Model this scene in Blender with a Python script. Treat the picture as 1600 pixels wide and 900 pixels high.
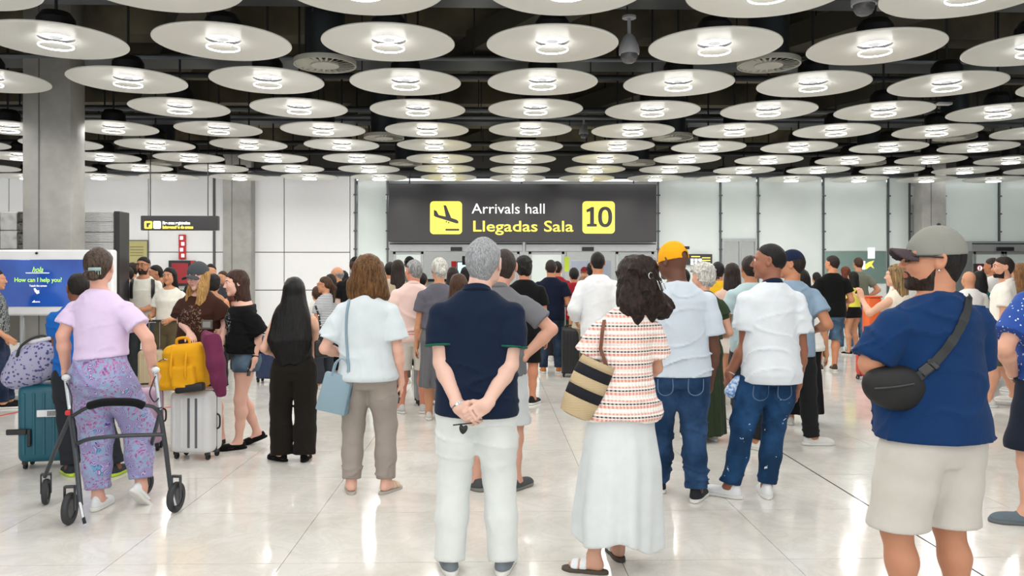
import bpy, bmesh, math, random
import numpy as np
from mathutils import Vector, Matrix, Euler
from concurrent.futures import ThreadPoolExecutor
for o in list(bpy.data.objects): bpy.data.objects.remove(o)
random.seed(5)
scene = bpy.context.scene; COL = scene.collection
# ---------------------------------------------------------------- camera, world, exposure
FPX, EYE, YAW = 1250.0, 1.55, math.radians(-1.4)
cam_data = bpy.data.cameras.new('camera'); cam = bpy.data.objects.new('camera', cam_data); COL.objects.link(cam); scene.camera = cam
cam_data.sensor_width = 36; cam_data.lens = FPX / 1600 * 36; cam_data.shift_y = -20 / 1600; cam_data.clip_start = .05; cam_data.clip_end = 200
cam.location = (0, 0, EYE); cam.rotation_euler = (math.pi / 2, 0, YAW)
scene.view_settings.view_transform = 'Standard'; scene.view_settings.look = 'None'; scene.view_settings.gamma = 1
scene.view_settings.use_curve_mapping = False; scene.view_settings.exposure = 0.16
world = bpy.data.worlds.new('world'); scene.world = world; world.use_nodes = True
world.node_tree.nodes['Background'].inputs[0].default_value = (.97, .985, 1.0, 1); world.node_tree.nodes['Background'].inputs[1].default_value = 1.35
LAMP_W = 26.0
try:
    scene.cycles.use_light_tree = True; scene.cycles.max_bounces = 7; scene.cycles.diffuse_bounces = 3; scene.cycles.glossy_bounces = 3; scene.cycles.transmission_bounces = 6
    scene.cycles.caustics_reflective = False; scene.cycles.caustics_refractive = False; scene.cycles.sample_clamp_indirect = 4
except Exception: pass
def at(px, depth, z=0.0):
    """the floor point seen at image column px, depth metres in front of the camera"""
    X = (px - 800) / FPX * depth; c, s = math.cos(YAW), math.sin(YAW)
    return Vector((X * c - depth * s, X * s + depth * c, z))
def zat(py, depth): return EYE - (py - 430) / FPX * depth
# ---------------------------------------------------------------- materials
_M = {}
def srgb(h):
    if isinstance(h, str): h = tuple(int(h[i:i + 2], 16) / 255 for i in (0, 2, 4))
    return tuple(c / 12.92 if c <= .04045 else ((c + .055) / 1.055) ** 2.4 for c in h) + (1,)
class NT:
    def __init__(s, name):
        s.m = bpy.data.materials.new(name); s.m.use_nodes = True; s.t = s.m.node_tree; s.b = s.t.nodes['Principled BSDF']
    def n(s, typ, **kw):
        o = s.t.nodes.new('ShaderNode' + typ); ins = kw.pop('i', {})
        for k, v in kw.items(): setattr(o, k, v)
        for k, v in ins.items():
            if isinstance(v, bpy.types.NodeSocket): s.t.links.new(v, o.inputs[k])
            else: o.inputs[k].default_value = v
        return o
    def l(s, a, b): s.t.links.new(a, b)
    def obj(s, scale=(1, 1, 1), rot=(0, 0, 0), loc=(0, 0, 0)):
        return s.n('Mapping', i={'Vector': s.n('TexCoord').outputs['Object'], 'Scale': scale, 'Rotation': rot, 'Location': loc}).outputs[0]
    def noise(s, scale, detail=2, vec=None, rough=.5, dist=0):
        i = {'Scale': scale, 'Detail': detail, 'Roughness': rough, 'Distortion': dist}
        i['Vector'] = vec if vec is not None else s.n('TexCoord').outputs['Object']
        return s.n('TexNoise', i=i).outputs['Fac']
    def ramp(s, fac, stops, interp='LINEAR'):
        r = s.n('ValToRGB', i={'Fac': fac}); r.color_ramp.interpolation = interp; e = r.color_ramp.elements
        while len(e) < len(stops): e.new(.5)
        for q, (p, c) in zip(e, stops): q.position = p; q.color = c
        return r.outputs['Color']
    def mix(s, f, a, b, mode='MIX'):
        o = s.n('Mix', data_type='RGBA', blend_type=mode)
        for k, v in ((0, f), (6, a), (7, b)):
            if isinstance(v, bpy.types.NodeSocket): s.l(v, o.inputs[k])
            else: o.inputs[k].default_value = v
        return o.outputs[2]
    def math(s, op, a, b=0.0, c=0.0):
        o = s.n('Math', operation=op)
        for k, v in enumerate((a, b, c)):
            if isinstance(v, bpy.types.NodeSocket): s.l(v, o.inputs[k])
            else: o.inputs[k].default_value = v
        return o.outputs[0]
    def bump(s, h, strength=.3, dist=.002):
        s.l(s.n('Bump', i={'Height': h, 'Strength': strength, 'Distance': dist}).outputs[0], s.b.inputs['Normal'])
    def set(s, **kw):
        for k, v in kw.items():
            k = {'color': 'Base Color', 'rough': 'Roughness', 'metal': 'Metallic', 'sheen': 'Sheen Weight', 'spec': 'Specular IOR Level', 'coat': 'Coat Weight', 'trans': 'Transmission Weight', 'ior': 'IOR', 'alpha': 'Alpha', 'emit': 'Emission Color', 'emits': 'Emission Strength'}.get(k, k)
            if isinstance(v, bpy.types.NodeSocket): s.l(v, s.b.inputs[k])
            else: s.b.inputs[k].default_value = v
        return s.m
def plain(name, col, rough=.5, metal=0, var=.06, **kw):
    key = (name, col, rough, metal)
    if key in _M: return _M[key]
    t = NT(name); c = srgb(col); f = t.noise(6, 3)
    cc = t.mix(f, tuple(v * (1 - var) for v in c[:3]) + (1,), tuple(min(1, v * (1 + var)) for v in c[:3]) + (1,))
    t.set(color=cc, rough=rough, metal=metal, **kw); _M[key] = t.m; return t.m
def cloth(col, kind='plain', name='woven_cloth'):
    key = ('cloth', col, kind)
    if key in _M: return _M[key]
    t = NT(name); c = srgb(col); var = .10; lum = sum(c[:3]) / 3; fa = .66 + .34 * min(1, lum * 1.5); c = tuple(v * fa for v in c[:3]) + (1,)
    f = t.noise(14, 3)
    base = t.mix(f, tuple(v * (1 - var) for v in c[:3]) + (1,), tuple(min(1, v * (1 + var * .6)) for v in c[:3]) + (1,))
    t.set(color=base, rough=.88, sheen=.04, spec=.18)
    w = t.n('TexNoise', i={'Vector': t.obj(), 'Scale': 26.0, 'Detail': 5.0, 'Roughness': .6}).outputs['Fac']
    t.bump(w, .22, .005)
    if kind == 'denim':
        g = t.noise(5.5, 4); fade = t.ramp(g, [(.40, (0, 0, 0, 1)), (.68, (1, 1, 1, 1))])
        th = t.noise(320, 2); base = t.mix(fade, base, tuple(min(1, v * 2.1 + .02) for v in c[:3]) + (1,)); base = t.mix(.35, base, t.mix(th, (.3, .3, .3, 1), (1, 1, 1, 1)), 'MULTIPLY'); t.set(color=base)
    _M[key] = t.m; return t.m
def printed(col, ink, x0, x1, z0, z1, front, seed=0.0):
    """cloth with a scribbled print on the front or the back"""
    t = NT('printed_cloth'); c = srgb(col); q = t.n('SeparateXYZ', i={0: t.n('TexCoord').outputs['Object']}); X, Y, Z = q.outputs
    n = t.n('TexNoise', i={'Vector': t.obj(loc=(seed, 0, 0)), 'Scale': 38.0, 'Detail': 2.0, 'Distortion': 1.5}).outputs['Fac']
    e = t.math('ADD', t.math('POWER', t.math('DIVIDE', t.math('SUBTRACT', X, (x0 + x1) / 2), (x1 - x0) / 2), 2.0), t.math('POWER', t.math('DIVIDE', t.math('SUBTRACT', Z, (z0 + z1) / 2), (z1 - z0) / 2), 2.0))
    m = t.math('MULTIPLY', t.math('MULTIPLY', t.math('LESS_THAN', e, 1.0), t.math('GREATER_THAN', n, .585)), t.math('GREATER_THAN', Y, .0) if front else t.math('LESS_THAN', Y, .0))
    t.set(color=t.mix(m, c, srgb(ink)), rough=.88, spec=.18); return t.m
def skin(col):
    key = ('skin', col)
    if key in _M: return _M[key]
    t = NT('skin'); c = srgb(col); f = t.noise(9, 4); g = t.noise(60, 2)
    base = t.mix(f, (c[0] * .92, c[1] * .84, c[2] * .80, 1), (min(1, c[0] * 1.05), min(1, c[1] * 1.06), min(1, c[2] * 1.06), 1))
    a = t.n('Attribute', attribute_name='tint').outputs['Fac']
    base = t.mix(a, base, (c[0] * .62, c[1] * .33, c[2] * .33, 1))
    t.set(color=base, rough=.52, spec=.35); t.b.inputs['Subsurface Weight'].default_value = 0
    t.bump(g, .15, .001); _M[key] = t.m; return t.m
def hairmat(col, col2=None, rough=.55, grain=(160, 160, 9)):
    key = ('hair', col, col2, grain)
    if key in _M: return _M[key]
    t = NT('hair'); c = srgb(col); c2 = srgb(col2) if col2 else tuple(min(1, v * 1.9 + .008) for v in c[:3]) + (1,)
    v = t.obj(scale=grain); f = t.n('TexNoise', i={'Vector': v, 'Scale': 1.0, 'Detail': 4.0, 'Roughness': .65, 'Distortion': .6}).outputs['Fac']
    base = t.mix(t.ramp(f, [(.35, (0, 0, 0, 1)), (.68, (1, 1, 1, 1))]), tuple(q * .55 for q in c[:3]) + (1,), c2)
    t.set(color=base, rough=rough, spec=.22); t.bump(f, .8, .006); _M[key] = t.m; return t.m

# ---------------------------------------------------------------- mesh helpers
def link(name, me, parent=None, loc=None, rot=None, **props):
    o = bpy.data.objects.new(name, me); COL.objects.link(o)
    if parent is not None: o.parent = parent
    if loc is not None: o.location = loc
    if rot is not None: o.rotation_euler = rot
    for k, v in props.items(): o[k] = v
    return o
def empty(name, loc, rz=0, label=None, category=None, group=None):
    o = link(name, None, None, loc, (0, 0, rz)); o.empty_display_size = .1
    if label: o['label'] = label
    if category: o['category'] = category
    if group: o['group'] = group
    return o
def bm_obj(name, bm, mats, parent=None, loc=None, rot=None, smooth=True, **props):
    me = bpy.data.meshes.new(name); bm.normal_update()
    if smooth:
        for f in bm.faces: f.smooth = True
        for e in bm.edges:
            if len(e.link_faces) == 2 and e.calc_face_angle(0) > .6: e.smooth = False
    bm.to_mesh(me); bm.free()
    for m in (mats if isinstance(mats, (list, tuple)) else [mats]): me.materials.append(m)
    return link(name, me, parent, loc, rot, **props)
def box(bm, c, s, bev=0, seg=2, R=None, mi=0):
    M4 = Matrix.LocRotScale(Vector(c), R, Vector(s)) if R is None or not isinstance(R, Matrix) else Matrix.Translation(Vector(c)) @ R.to_4x4() @ Matrix.Diagonal((*s, 1))
    r = bmesh.ops.create_cube(bm, size=1, matrix=M4); vs = r['verts']
    if bev > 0:
        es = list({e for v in vs for e in v.link_edges})
        r2 = bmesh.ops.bevel(bm, geom=es, offset=bev, segments=seg, profile=.5, affect='EDGES')
        for f in r2['faces']: f.material_index = mi
    for v in vs:
        if v.is_valid:
            for f in v.link_faces: f.material_index = mi
def mesh_box(name, c, s, m, parent=None, bev=0, seg=2, R=None, **props):
    bm = bmesh.new(); box(bm, c, s, bev, seg, R); return bm_obj(name, bm, m, parent, **props)
def tube(bm, pts, r, n=10, closed=False, caps=True, flat=None):
    """sweep a circle (or flat=(w,t) band) along points"""
    P = [Vector(p) for p in pts]; rings = []; up = None
    N = len(P); rr = r if isinstance(r, (list, tuple)) else [r] * N
    for i, p in enumerate(P):
        a = P[i - 1] if i > 0 else (P[-1] if closed else p); b = P[(i + 1) % N] if (i < N - 1 or closed) else p
        t = (b - a).normalized() if (b - a).length > 1e-7 else Vector((0, 0, 1))
        if up is None: up = Vector((0, 0, 1)) if abs(t.z) < .9 else Vector((0, 1, 0))
        s = t.cross(up).normalized(); up = s.cross(t).normalized()
        ring = []
        for k in range(n):
            q = 2 * math.pi * k / n
            w, h = (rr[i], rr[i]) if flat is None else flat
            ring.append(bm.verts.new(p + s * math.cos(q) * w + up * math.sin(q) * h))
        rings.append(ring)
    for i in range(N if closed else N - 1):
        A, B = rings[i], rings[(i + 1) % N]
        for k in range(n): bm.faces.new((A[k], A[(k + 1) % n], B[(k + 1) % n], B[k]))
    if caps and not closed: bm.faces.new(rings[0][::-1]); bm.faces.new(rings[-1])
def lathe(bm, prof, n=32, c=(0, 0, 0), closed=False):
    rings = []
    for r, z in prof:
        if r < 1e-6: rings.append([bm.verts.new((c[0], c[1], c[2] + z))])
        else: rings.append([bm.verts.new((c[0] + r * math.cos(2 * math.pi * k / n), c[1] + r * math.sin(2 * math.pi * k / n), c[2] + z)) for k in range(n)])
    pr = list(zip(rings[:-1], rings[1:])) + ([(rings[-1], rings[0])] if closed else [])
    for A, B in pr:
        for k in range(n):
            k2 = (k + 1) % n
            if len(A) == 1 and len(B) == 1: continue
            if len(A) == 1: bm.faces.new((A[0], B[k2], B[k]))
            elif len(B) == 1: bm.faces.new((A[k], A[k2], B[0]))
            else: bm.faces.new((A[k], A[k2], B[k2], B[k]))
def spline(pts, n=8):
    P = [Vector(p) for p in pts]; out = []
    for i in range(len(P) - 1):
        p0, p1, p2, p3 = P[max(i - 1, 0)], P[i], P[i + 1], P[min(i + 2, len(P) - 1)]
        for k in range(n):
            t = k / n; out.append(.5 * ((2 * p1) + (p2 - p0) * t + (2 * p0 - 5 * p1 + 4 * p2 - p3) * t * t + (3 * p1 - p0 - 3 * p2 + p3) * t ** 3))
    out.append(P[-1]); return out
def uv_sphere(bm, c, r, n=16, m=10, scale=(1, 1, 1)):
    bmesh.ops.create_uvsphere(bm, u_segments=n, v_segments=m, radius=1, matrix=Matrix.Translation(Vector(c)) @ Matrix.Diagonal((r * scale[0], r * scale[1], r * scale[2], 1)))
def text_obj(name, body, size, m, loc, rot, parent=None, align='LEFT', bold=0.0, depth=.002, sx=1.0, space=1.0, **props):
    cu = bpy.data.curves.new(name, 'FONT'); cu.body = body; cu.size = size; cu.align_x = align; cu.extrude = depth; cu.offset = bold; cu.space_character = space; cu.resolution_u = 3
    cu.materials.append(m); o = link(name, cu, parent, loc, rot, **props); o.scale = (sx, 1, 1); return o
# ---------------------------------------------------------------- implicit-surface engine (bodies and clothes)
F32 = np.float32
def vec(*a): return np.array(a, dtype=F32)
def smin(a, b, k):
    h = np.maximum(k - np.abs(a - b), 0) / k
    return np.minimum(a, b) - h * h * k * F32(.25)
def smax(a, b, k): return -smin(-a, -b, k)
def unit(v):
    v = np.asarray(v, dtype=F32); n = float(np.linalg.norm(v)); return v / max(n, 1e-6)
def cap(P, a, b, ra, rb):
    ab = b - a; L2 = float(ab @ ab) + 1e-9
    d = P - a
    t = np.clip((d @ ab) / L2, 0, 1)
    q = d - t[:, None] * ab
    return np.sqrt(np.einsum('ij,ij->i', q, q)) - (ra + (rb - ra) * t)
def chain(P, pts, k=.012):
    d = None
    for (a, ra), (b, rb) in zip(pts[:-1], pts[1:]):
        e = cap(P, a, b, ra, rb)
        d = e if d is None else smin(d, e, F32(k))
    return d
def ell(P, c, r, R=None):
    q = P - c
    if R is not None: q = q @ R
    a = q / r; k0 = np.sqrt(np.einsum('ij,ij->i', a, a)); b = a / r
    k1 = np.sqrt(np.einsum('ij,ij->i', b, b)) + F32(1e-6)
    return k0 * (k0 - 1) / k1
def rbox(P, c, half, R, rad):
    q = np.abs((P - c) @ R) - (half - rad)
    o = np.maximum(q, 0)
    return np.sqrt(np.einsum('ij,ij->i', o, o)) + np.minimum(q.max(1), 0) - rad
def loft(P, T, pad=0.0, cap_k=.02):
    """T rows: z, cx, cy, rx, ry (z rising)"""
    z = P[:, 2]
    cx = np.interp(z, T[:, 0], T[:, 1]); cy = np.interp(z, T[:, 0], T[:, 2])
    rx = np.interp(z, T[:, 0], T[:, 3]) + pad; ry = np.interp(z, T[:, 0], T[:, 4]) + pad
    a = (P[:, 0] - cx) / rx; b = (P[:, 1] - cy) / ry
    k0 = np.sqrt(a * a + b * b) + 1e-6; k1 = np.sqrt((a / rx) ** 2 + (b / ry) ** 2) + 1e-6
    d = k0 * (k0 - 1) / k1
    e = np.maximum(T[0, 0] - z, z - T[-1, 0])
    return smax(d, e, cap_k).astype(F32)
class Noise:
    def __init__(s, seed, freq, n=7):
        r = np.random.RandomState(seed); s.K = []
        for i in range(n):
            v = r.normal(size=3); v /= np.linalg.norm(v)
            s.K.append((v * np.asarray(freq) * r.uniform(.6, 1.6), r.uniform(0, 6.28)))
        s.n = n
    def __call__(s, P):
        o = 0
        for k, ph in s.K: o = o + np.sin(P @ k.astype(F32) + F32(ph))
        return o * F32(1.2 / s.n ** .5 * .7)
class Crease:
    """sparse sharp ridges"""
    def __init__(s, seed, freq, w=.30): s.n = Noise(seed, freq, 5); s.m = Noise(seed + 50, tuple(v * .35 for v in freq), 4); s.w = w
    def __call__(s, P):
        a = np.abs(s.n(P)) / F32(s.w); r = np.maximum(1 - a, 0); return r * r * np.clip(s.m(P) + .35, 0, 1)
def mesh_sdf(f, lo, hi, h, keep=None):
    B = 8; lo = np.asarray(lo, dtype=F32); hi = np.asarray(hi, dtype=F32)
    nb = np.maximum(1, np.ceil((hi - lo) / h / B).astype(int))
    g = np.stack(np.meshgrid(*[np.arange(n) for n in nb], indexing='ij'), -1).reshape(-1, 3)
    g = g[np.argsort(g[:, 2], kind='stable')]
    c = lo + (g * B + B * .5).astype(F32) * F32(h)
    d = f(c.astype(F32))
    vol = np.empty(nb * B, F32)
    big = np.empty(nb, F32); big[g[:, 0], g[:, 1], g[:, 2]] = np.where(d < 0, -1, 1)
    vol[:] = np.repeat(np.repeat(np.repeat(big, B, 0), B, 1), B, 2)
    act = g[np.abs(d) < B * h * 1.05 + .012]
    off = np.stack(np.meshgrid(*[np.arange(B)] * 3, indexing='ij'), -1).reshape(-1, 3)
    for i in range(0, len(act), 48):
        n = (act[i:i + 48, None, :] * B + off[None]).reshape(-1, 3)
        vol[n[:, 0], n[:, 1], n[:, 2]] = f(lo + n.astype(F32) * F32(h))
    vol[0] = vol[-1] = 1; vol[:, 0] = vol[:, -1] = 1; vol[:, :, 0] = vol[:, :, -1] = 1
    s = vol < 0
    u = s.astype(np.int8)
    cs = sum(u[a:a + s.shape[0] - 1, b:b + s.shape[1] - 1, e:e + s.shape[2] - 1] for a in (0, 1) for b in (0, 1) for e in (0, 1))
    I = np.argwhere((cs > 0) & (cs < 8))
    if len(I) == 0: return np.zeros((0, 3), F32), np.zeros((0, 4), np.int32)
    ids = np.full(cs.shape, -1, np.int32); ids[I[:, 0], I[:, 1], I[:, 2]] = np.arange(len(I))
    cor = [(a, b, e) for a in (0, 1) for b in (0, 1) for e in (0, 1)]
    V = np.stack([vol[I[:, 0] + a, I[:, 1] + b, I[:, 2] + e] for a, b, e in cor], 1)
    acc = np.zeros((len(I), 3), F32); cnt = np.zeros(len(I), F32)
    C = np.array(cor, F32)
    for i in range(8):
        for j in range(i + 1, 8):
            if int(abs(C[i] - C[j]).sum()) != 1: continue
            m = (V[:, i] < 0) != (V[:, j] < 0)
            t = np.where(m, V[:, i] / np.where(m, V[:, i] - V[:, j], 1), 0)
            acc += np.where(m[:, None], C[i] + t[:, None] * (C[j] - C[i]), 0); cnt += m
    verts = lo + (I + acc / cnt[:, None]).astype(F32) * F32(h)
    quads = []
    for ax in range(3):
        b, e = [(1, 2), (2, 0), (0, 1)][ax]
        sl0 = [slice(None)] * 3; sl1 = [slice(None)] * 3
        sl0[ax] = slice(0, -1); sl1[ax] = slice(1, None)
        m = s[tuple(sl0)] != s[tuple(sl1)]
        J = np.argwhere(m)
        J = J[(J[:, b] > 0) & (J[:, e] > 0) & (J[:, b] < s.shape[b] - 1) & (J[:, e] < s.shape[e] - 1)]
        inside = s[J[:, 0], J[:, 1], J[:, 2]]
        def cid(db, de):
            K = J.copy(); K[:, b] -= db; K[:, e] -= de
            return ids[K[:, 0], K[:, 1], K[:, 2]]
        q = np.stack([cid(1, 1), cid(0, 1), cid(0, 0), cid(1, 0)], 1)
        q = np.where(inside[:, None], q, q[:, ::-1])
        quads.append(q)
    quads = np.concatenate(quads); quads = quads[(quads >= 0).all(1)]
    if keep is not None:
        quads = quads[keep(verts[quads].mean(1))]
        us, inv = np.unique(quads, return_inverse=True)
        verts = verts[us]; quads = inv.reshape(-1, 4).astype(np.int32)
    return verts, quads
def join_parts(ps):
    ps = [p for p in ps if len(p[0])]
    vs, qs, o = [], [], 0
    for v, q in ps: vs.append(v); qs.append(q + o); o += len(v)
    return np.concatenate(vs), np.concatenate(qs)
def bpy_mesh(name, v, q, mats, attr=None, midx=None):
    me = bpy.data.meshes.new(name)
    me.vertices.add(len(v)); me.vertices.foreach_set('co', np.ascontiguousarray(v, dtype=F32).ravel())
    me.loops.add(len(q) * 4); me.loops.foreach_set('vertex_index', np.ascontiguousarray(q, dtype=np.int32).ravel())
    me.polygons.add(len(q)); me.polygons.foreach_set('loop_start', np.arange(0, len(q) * 4, 4, dtype=np.int32))
    me.polygons.foreach_set('use_smooth', np.ones(len(q), dtype=bool))
    for m in (mats if isinstance(mats, (list, tuple)) else [mats]): me.materials.append(m)
    if midx is not None: me.polygons.foreach_set('material_index', midx.astype(np.int32))
    if attr is not None:
        a = me.attributes.new('tint', 'FLOAT', 'POINT'); a.data.foreach_set('value', attr.astype(F32))
    me.update(calc_edges=True)
    return me

# ---------------------------------------------------------------- the human figure
def rotz(a): c, s = math.cos(a), math.sin(a); return np.array([[c, -s, 0], [s, c, 0], [0, 0, 1]], F32)
def rotx(a): c, s = math.cos(a), math.sin(a); return np.array([[1, 0, 0], [0, c, -s], [0, s, c]], F32)
def roty(a): c, s = math.cos(a), math.sin(a); return np.array([[c, 0, s], [0, 1, 0], [-s, 0, c]], F32)
# z, cy, rx, ry on a 1.75 m figure; y is forward
MALE = np.array([(.78, -.005, .150, .100), (.86, -.014, .168, .124), (.95, -.006, .160, .115), (1.05, .002, .148, .106), (1.15, .004, .154, .110),
                 (1.28, .003, .170, .116), (1.36, -.006, .170, .106), (1.42, -.012, .132, .084), (1.49, -.016, .070, .060)])
FEMALE = np.array([(.78, -.005, .158, .108), (.87, -.014, .176, .128), (.96, -.006, .158, .112), (1.08, .002, .130, .096), (1.17, .004, .136, .102),
                   (1.27, .016, .150, .118), (1.35, .000, .150, .098), (1.41, -.010, .118, .078), (1.485, -.016, .062, .054)])
def two_bone(a, b, l1, l2, pole):
    d = b - a; L = float(np.linalg.norm(d)); L = min(max(L, .05), (l1 + l2) * .999); u = unit(d)
    x = (l1 * l1 - l2 * l2 + L * L) / (2 * L); hgt = math.sqrt(max(l1 * l1 - x * x, 0))
    p = np.asarray(pole, F32) - u * float(np.dot(pole, u)); return a + u * x + unit(p) * hgt
class Fig:
    """joint positions in metres in the figure's own frame (x right, y forward, z up)"""
    def __init__(s, c):
        s.c = c; h = c.get('h', 1.72); k = s.k = h / 1.75; fem = s.fem = c.get('fem', False); w = c.get('w', 1.0); belly = c.get('belly', 0)
        T = (FEMALE if fem else MALE).copy(); T5 = np.zeros((len(T), 5)); T5[:, 0] = T[:, 0] * k
        hipw = c.get('hipw', w)
        wz = np.interp(T[:, 0], [.85, 1.1], [hipw, w])
        T5[:, 3] = T[:, 2] * k * wz; T5[:, 4] = T[:, 3] * k * (1 + (wz - 1) * .7)
        bell = np.exp(-((T[:, 0] - 1.07) / .13) ** 2)
        T5[:, 3] += belly * .35 * bell; T5[:, 4] += belly * .55 * bell; T5[:, 2] = T[:, 1] * k + belly * .4 * bell
        lean = c.get('lean', (0, 0)); hs = c.get('hipshift', 0)
        zz = np.clip((T5[:, 0] - .85 * k) / (.6 * k), 0, 1.1)
        T5[:, 1] = hs * (1 - zz) + lean[0] * zz; T5[:, 2] += lean[1] * zz
        s.T = T5; s.lean = lean
        sx = (.162 if fem else .180) * k * (1 + (w - 1) * .75); sz = (1.350 if fem else 1.357) * k
        drop = c.get('shdrop', 0)
        s.sh = {-1: vec(-sx + lean[0], lean[1] - .012, sz - drop), 1: vec(sx + lean[0], lean[1] - .012, sz + drop)}
        s.ar = (.82 if fem else 1.0) * k * (1 + (c.get('arm_w', w) - 1) * .8)
        s.lr = (1.0 if fem else 1.0) * k * (1 + (c.get('leg_w', hipw) - 1) * .7)
        s.l1, s.l2 = .292 * k, .255 * k
        s.hip = {i: vec(i * .088 * k * (.5 + .5 * hipw) + hs, -.005, .90 * k) for i in (-1, 1)}
        s.kl1, s.kl2 = .415 * k, .41 * k
        # legs
        s.an, s.kn, s.foot = {}, {}, {}
        for i in (-1, 1):
            fx, fy, yaw, lift = c.get('feet', {}).get(i, (i * .12, 0, -i * .15, 0))
            s.an[i] = vec(fx, fy, .085 * k + lift)
            s.kn[i] = two_bone(s.hip[i], s.an[i], s.kl1, s.kl2, (math.sin(-yaw) * .6, math.cos(yaw), 0))
            s.foot[i] = (yaw, lift, c.get('footpitch', {}).get(i, 0))
        # arms
        s.el, s.wr, s.hd, s.hn, s.curl = {}, {}, {}, {}, {}
        for i in (-1, 1):
            a = c.get('arms', {}).get(i, None)
            if a is None: a = dict(wr=(i * (sx + .07), .04, .80 * k))
            wr = vec(*a['wr'])
            if 'el' in a: el = vec(*a['el'])
            else: el = two_bone(s.sh[i], wr, s.l1, s.l2, a.get('pole', (i * .4, -1, -.2)))
            s.el[i], s.wr[i] = el, wr
            hd = unit(a.get('hd', wr - el)); hn = unit(a.get('hn', (-i, 0, 0))); hn = unit(hn - hd * float(hn @ hd))
            s.hd[i], s.hn[i], s.curl[i] = hd, hn, a.get('curl', .45)
        # head
        hp = c.get('headpos', (0, .012)); yaw, pitch, roll = [math.radians(v) for v in c.get('head', (0, 0, 0))]
        s.hs = c.get('headscale', 1.0) * (k ** .5) * (1.03 if fem else 1.07)
        s.neck = vec(lean[0], lean[1] - .018, 1.44 * k)
        s.hc = vec(lean[0] + hp[0], lean[1] + hp[1], h - .108 * s.hs)
        s.R = rotz(yaw) @ rotx(pitch) @ roty(roll)
        # vertical layout
        s.h = h
    def headP(s, P): return (P - s.hc) @ s.R / s.hs
    def head_sdf(s, P):
        Q = s.headP(P); Q[:, 0] = Q[:, 0]
        A = Q.copy(); A[:, 0] = np.abs(A[:, 0]); fem = s.fem; jw = .96 if fem else 1.0
        d = ell(Q, vec(0, -.012, .012), vec(.0755, .095, .094))
        d = smin(d, ell(Q, vec(0, .022, -.045), vec(.060 * jw, .066, .072)), F32(.03))
        d = smin(d, ell(A, vec(.036 * jw, .012, -.066), vec(.024, .040, .026)), F32(.03))
        d = smin(d, ell(Q, vec(0, .068, -.098), vec(.022 * jw, .018, .018)), F32(.02))
        d = smin(d, ell(A, vec(.034, .060, -.028), vec(.026, .024, .026)), F32(.02))
        d = smin(d, cap(A, vec(.0, .082, .026), vec(.046, .066, .022), .012, .010), F32(.014))
        d = smax(d, -ell(A, vec(.031, .093, .004), vec(.018, .016, .011)), F32(.010))
        d = smin(d, ell(A, vec(.031, .0715, .004), vec(.0135, .0125, .0105)), F32(.003))
        d = smin(d, cap(Q, vec(0, .084, .010), vec(0, .106, -.028), .0065, .0095), F32(.010))
        d = smin(d, ell(A, vec(.010, .096, -.033), vec(.0075, .010, .0065)), F32(.006))
        d = smin(d, cap(A, vec(0, .0895, -.0575), vec(.018, .080, -.060), .0055, .003), F32(.005))
        d = smin(d, cap(A, vec(0, .0875, -.068), vec(.016, .079, -.066), .0065, .003), F32(.005))
        er = ell(A, vec(.078, -.008, -.004), vec(.010, .021, .034), rotz(.35) @ rotx(.15))
        er = smax(er, -ell(A, vec(.089, -.005, .0), vec(.009, .011, .02), rotz(.35)), F32(.004))
        d = smin(d, er, F32(.004))
        d = d * F32(s.hs)
        nr = (.047 if fem else .056) * s.k * (1 + (s.c.get('w', 1) - 1) * .6)
        a = s.hc + s.R @ vec(0, -.028, -.05) * F32(s.hs)
        return smin(d, cap(P, s.neck, a, nr * 1.12, nr), F32(.022))
    def hand_sdf(s, P, i):
        k = s.k * (.92 if s.fem else 1.0); w, d, n = s.wr[i], s.hd[i], s.hn[i]
        sd = np.cross(d, n).astype(F32) * (-i)  # thumb side
        if s.c.get('thumbflip', {}).get(i): sd = -sd
        R = np.stack([sd, d, n], 1).astype(F32); cu = s.curl[i]
        o = rbox(P, w + d * F32(.048 * k), vec(.039, .046, .0135) * F32(k), R, F32(.0125 * k))
        o = smin(o, cap(P, w - d * F32(.02 * k), w + d * F32(.02 * k), .029 * k, .027 * k), F32(.02))
        for j, (off, L) in enumerate(((.029, .070), (.010, .078), (-.010, .073), (-.029, .057))):
            p = w + d * F32((.088 - abs(off) * .15) * k) + sd * F32(off * k * .97); a = cu * (.35 + .06 * j); r = .0088
            sp = sd * F32(off * .9)
            for q, fr in enumerate((.45, .30, .25)):
                dr = unit(d * math.cos(a) + n * math.sin(a) + sp); p2 = p + dr * F32(L * fr * k)
                e = cap(P, p, p2, r * k, (r - .0009) * k); o = smin(o, e, F32(.004)); p = p2; r -= .0009; a += cu * (1.15 if q == 0 else .8)
        p = w + d * F32(.022 * k) + sd * F32(.026 * k) + n * F32(.004); a = .25 + cu * .35
        for q, (L, r) in enumerate(((.036, .0135), (.030, .011), (.024, .0095))):
            ang = .85 - .28 * q - cu * .2
            dr = unit(d * math.cos(ang) + sd * math.sin(ang) + n * math.sin(a) * .8); p2 = p + dr * F32(L * k)
            o = smin(o, cap(P, p, p2, r * k, (r - .0015) * k), F32(.006)); p = p2; a += cu * .4
        return o
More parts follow.
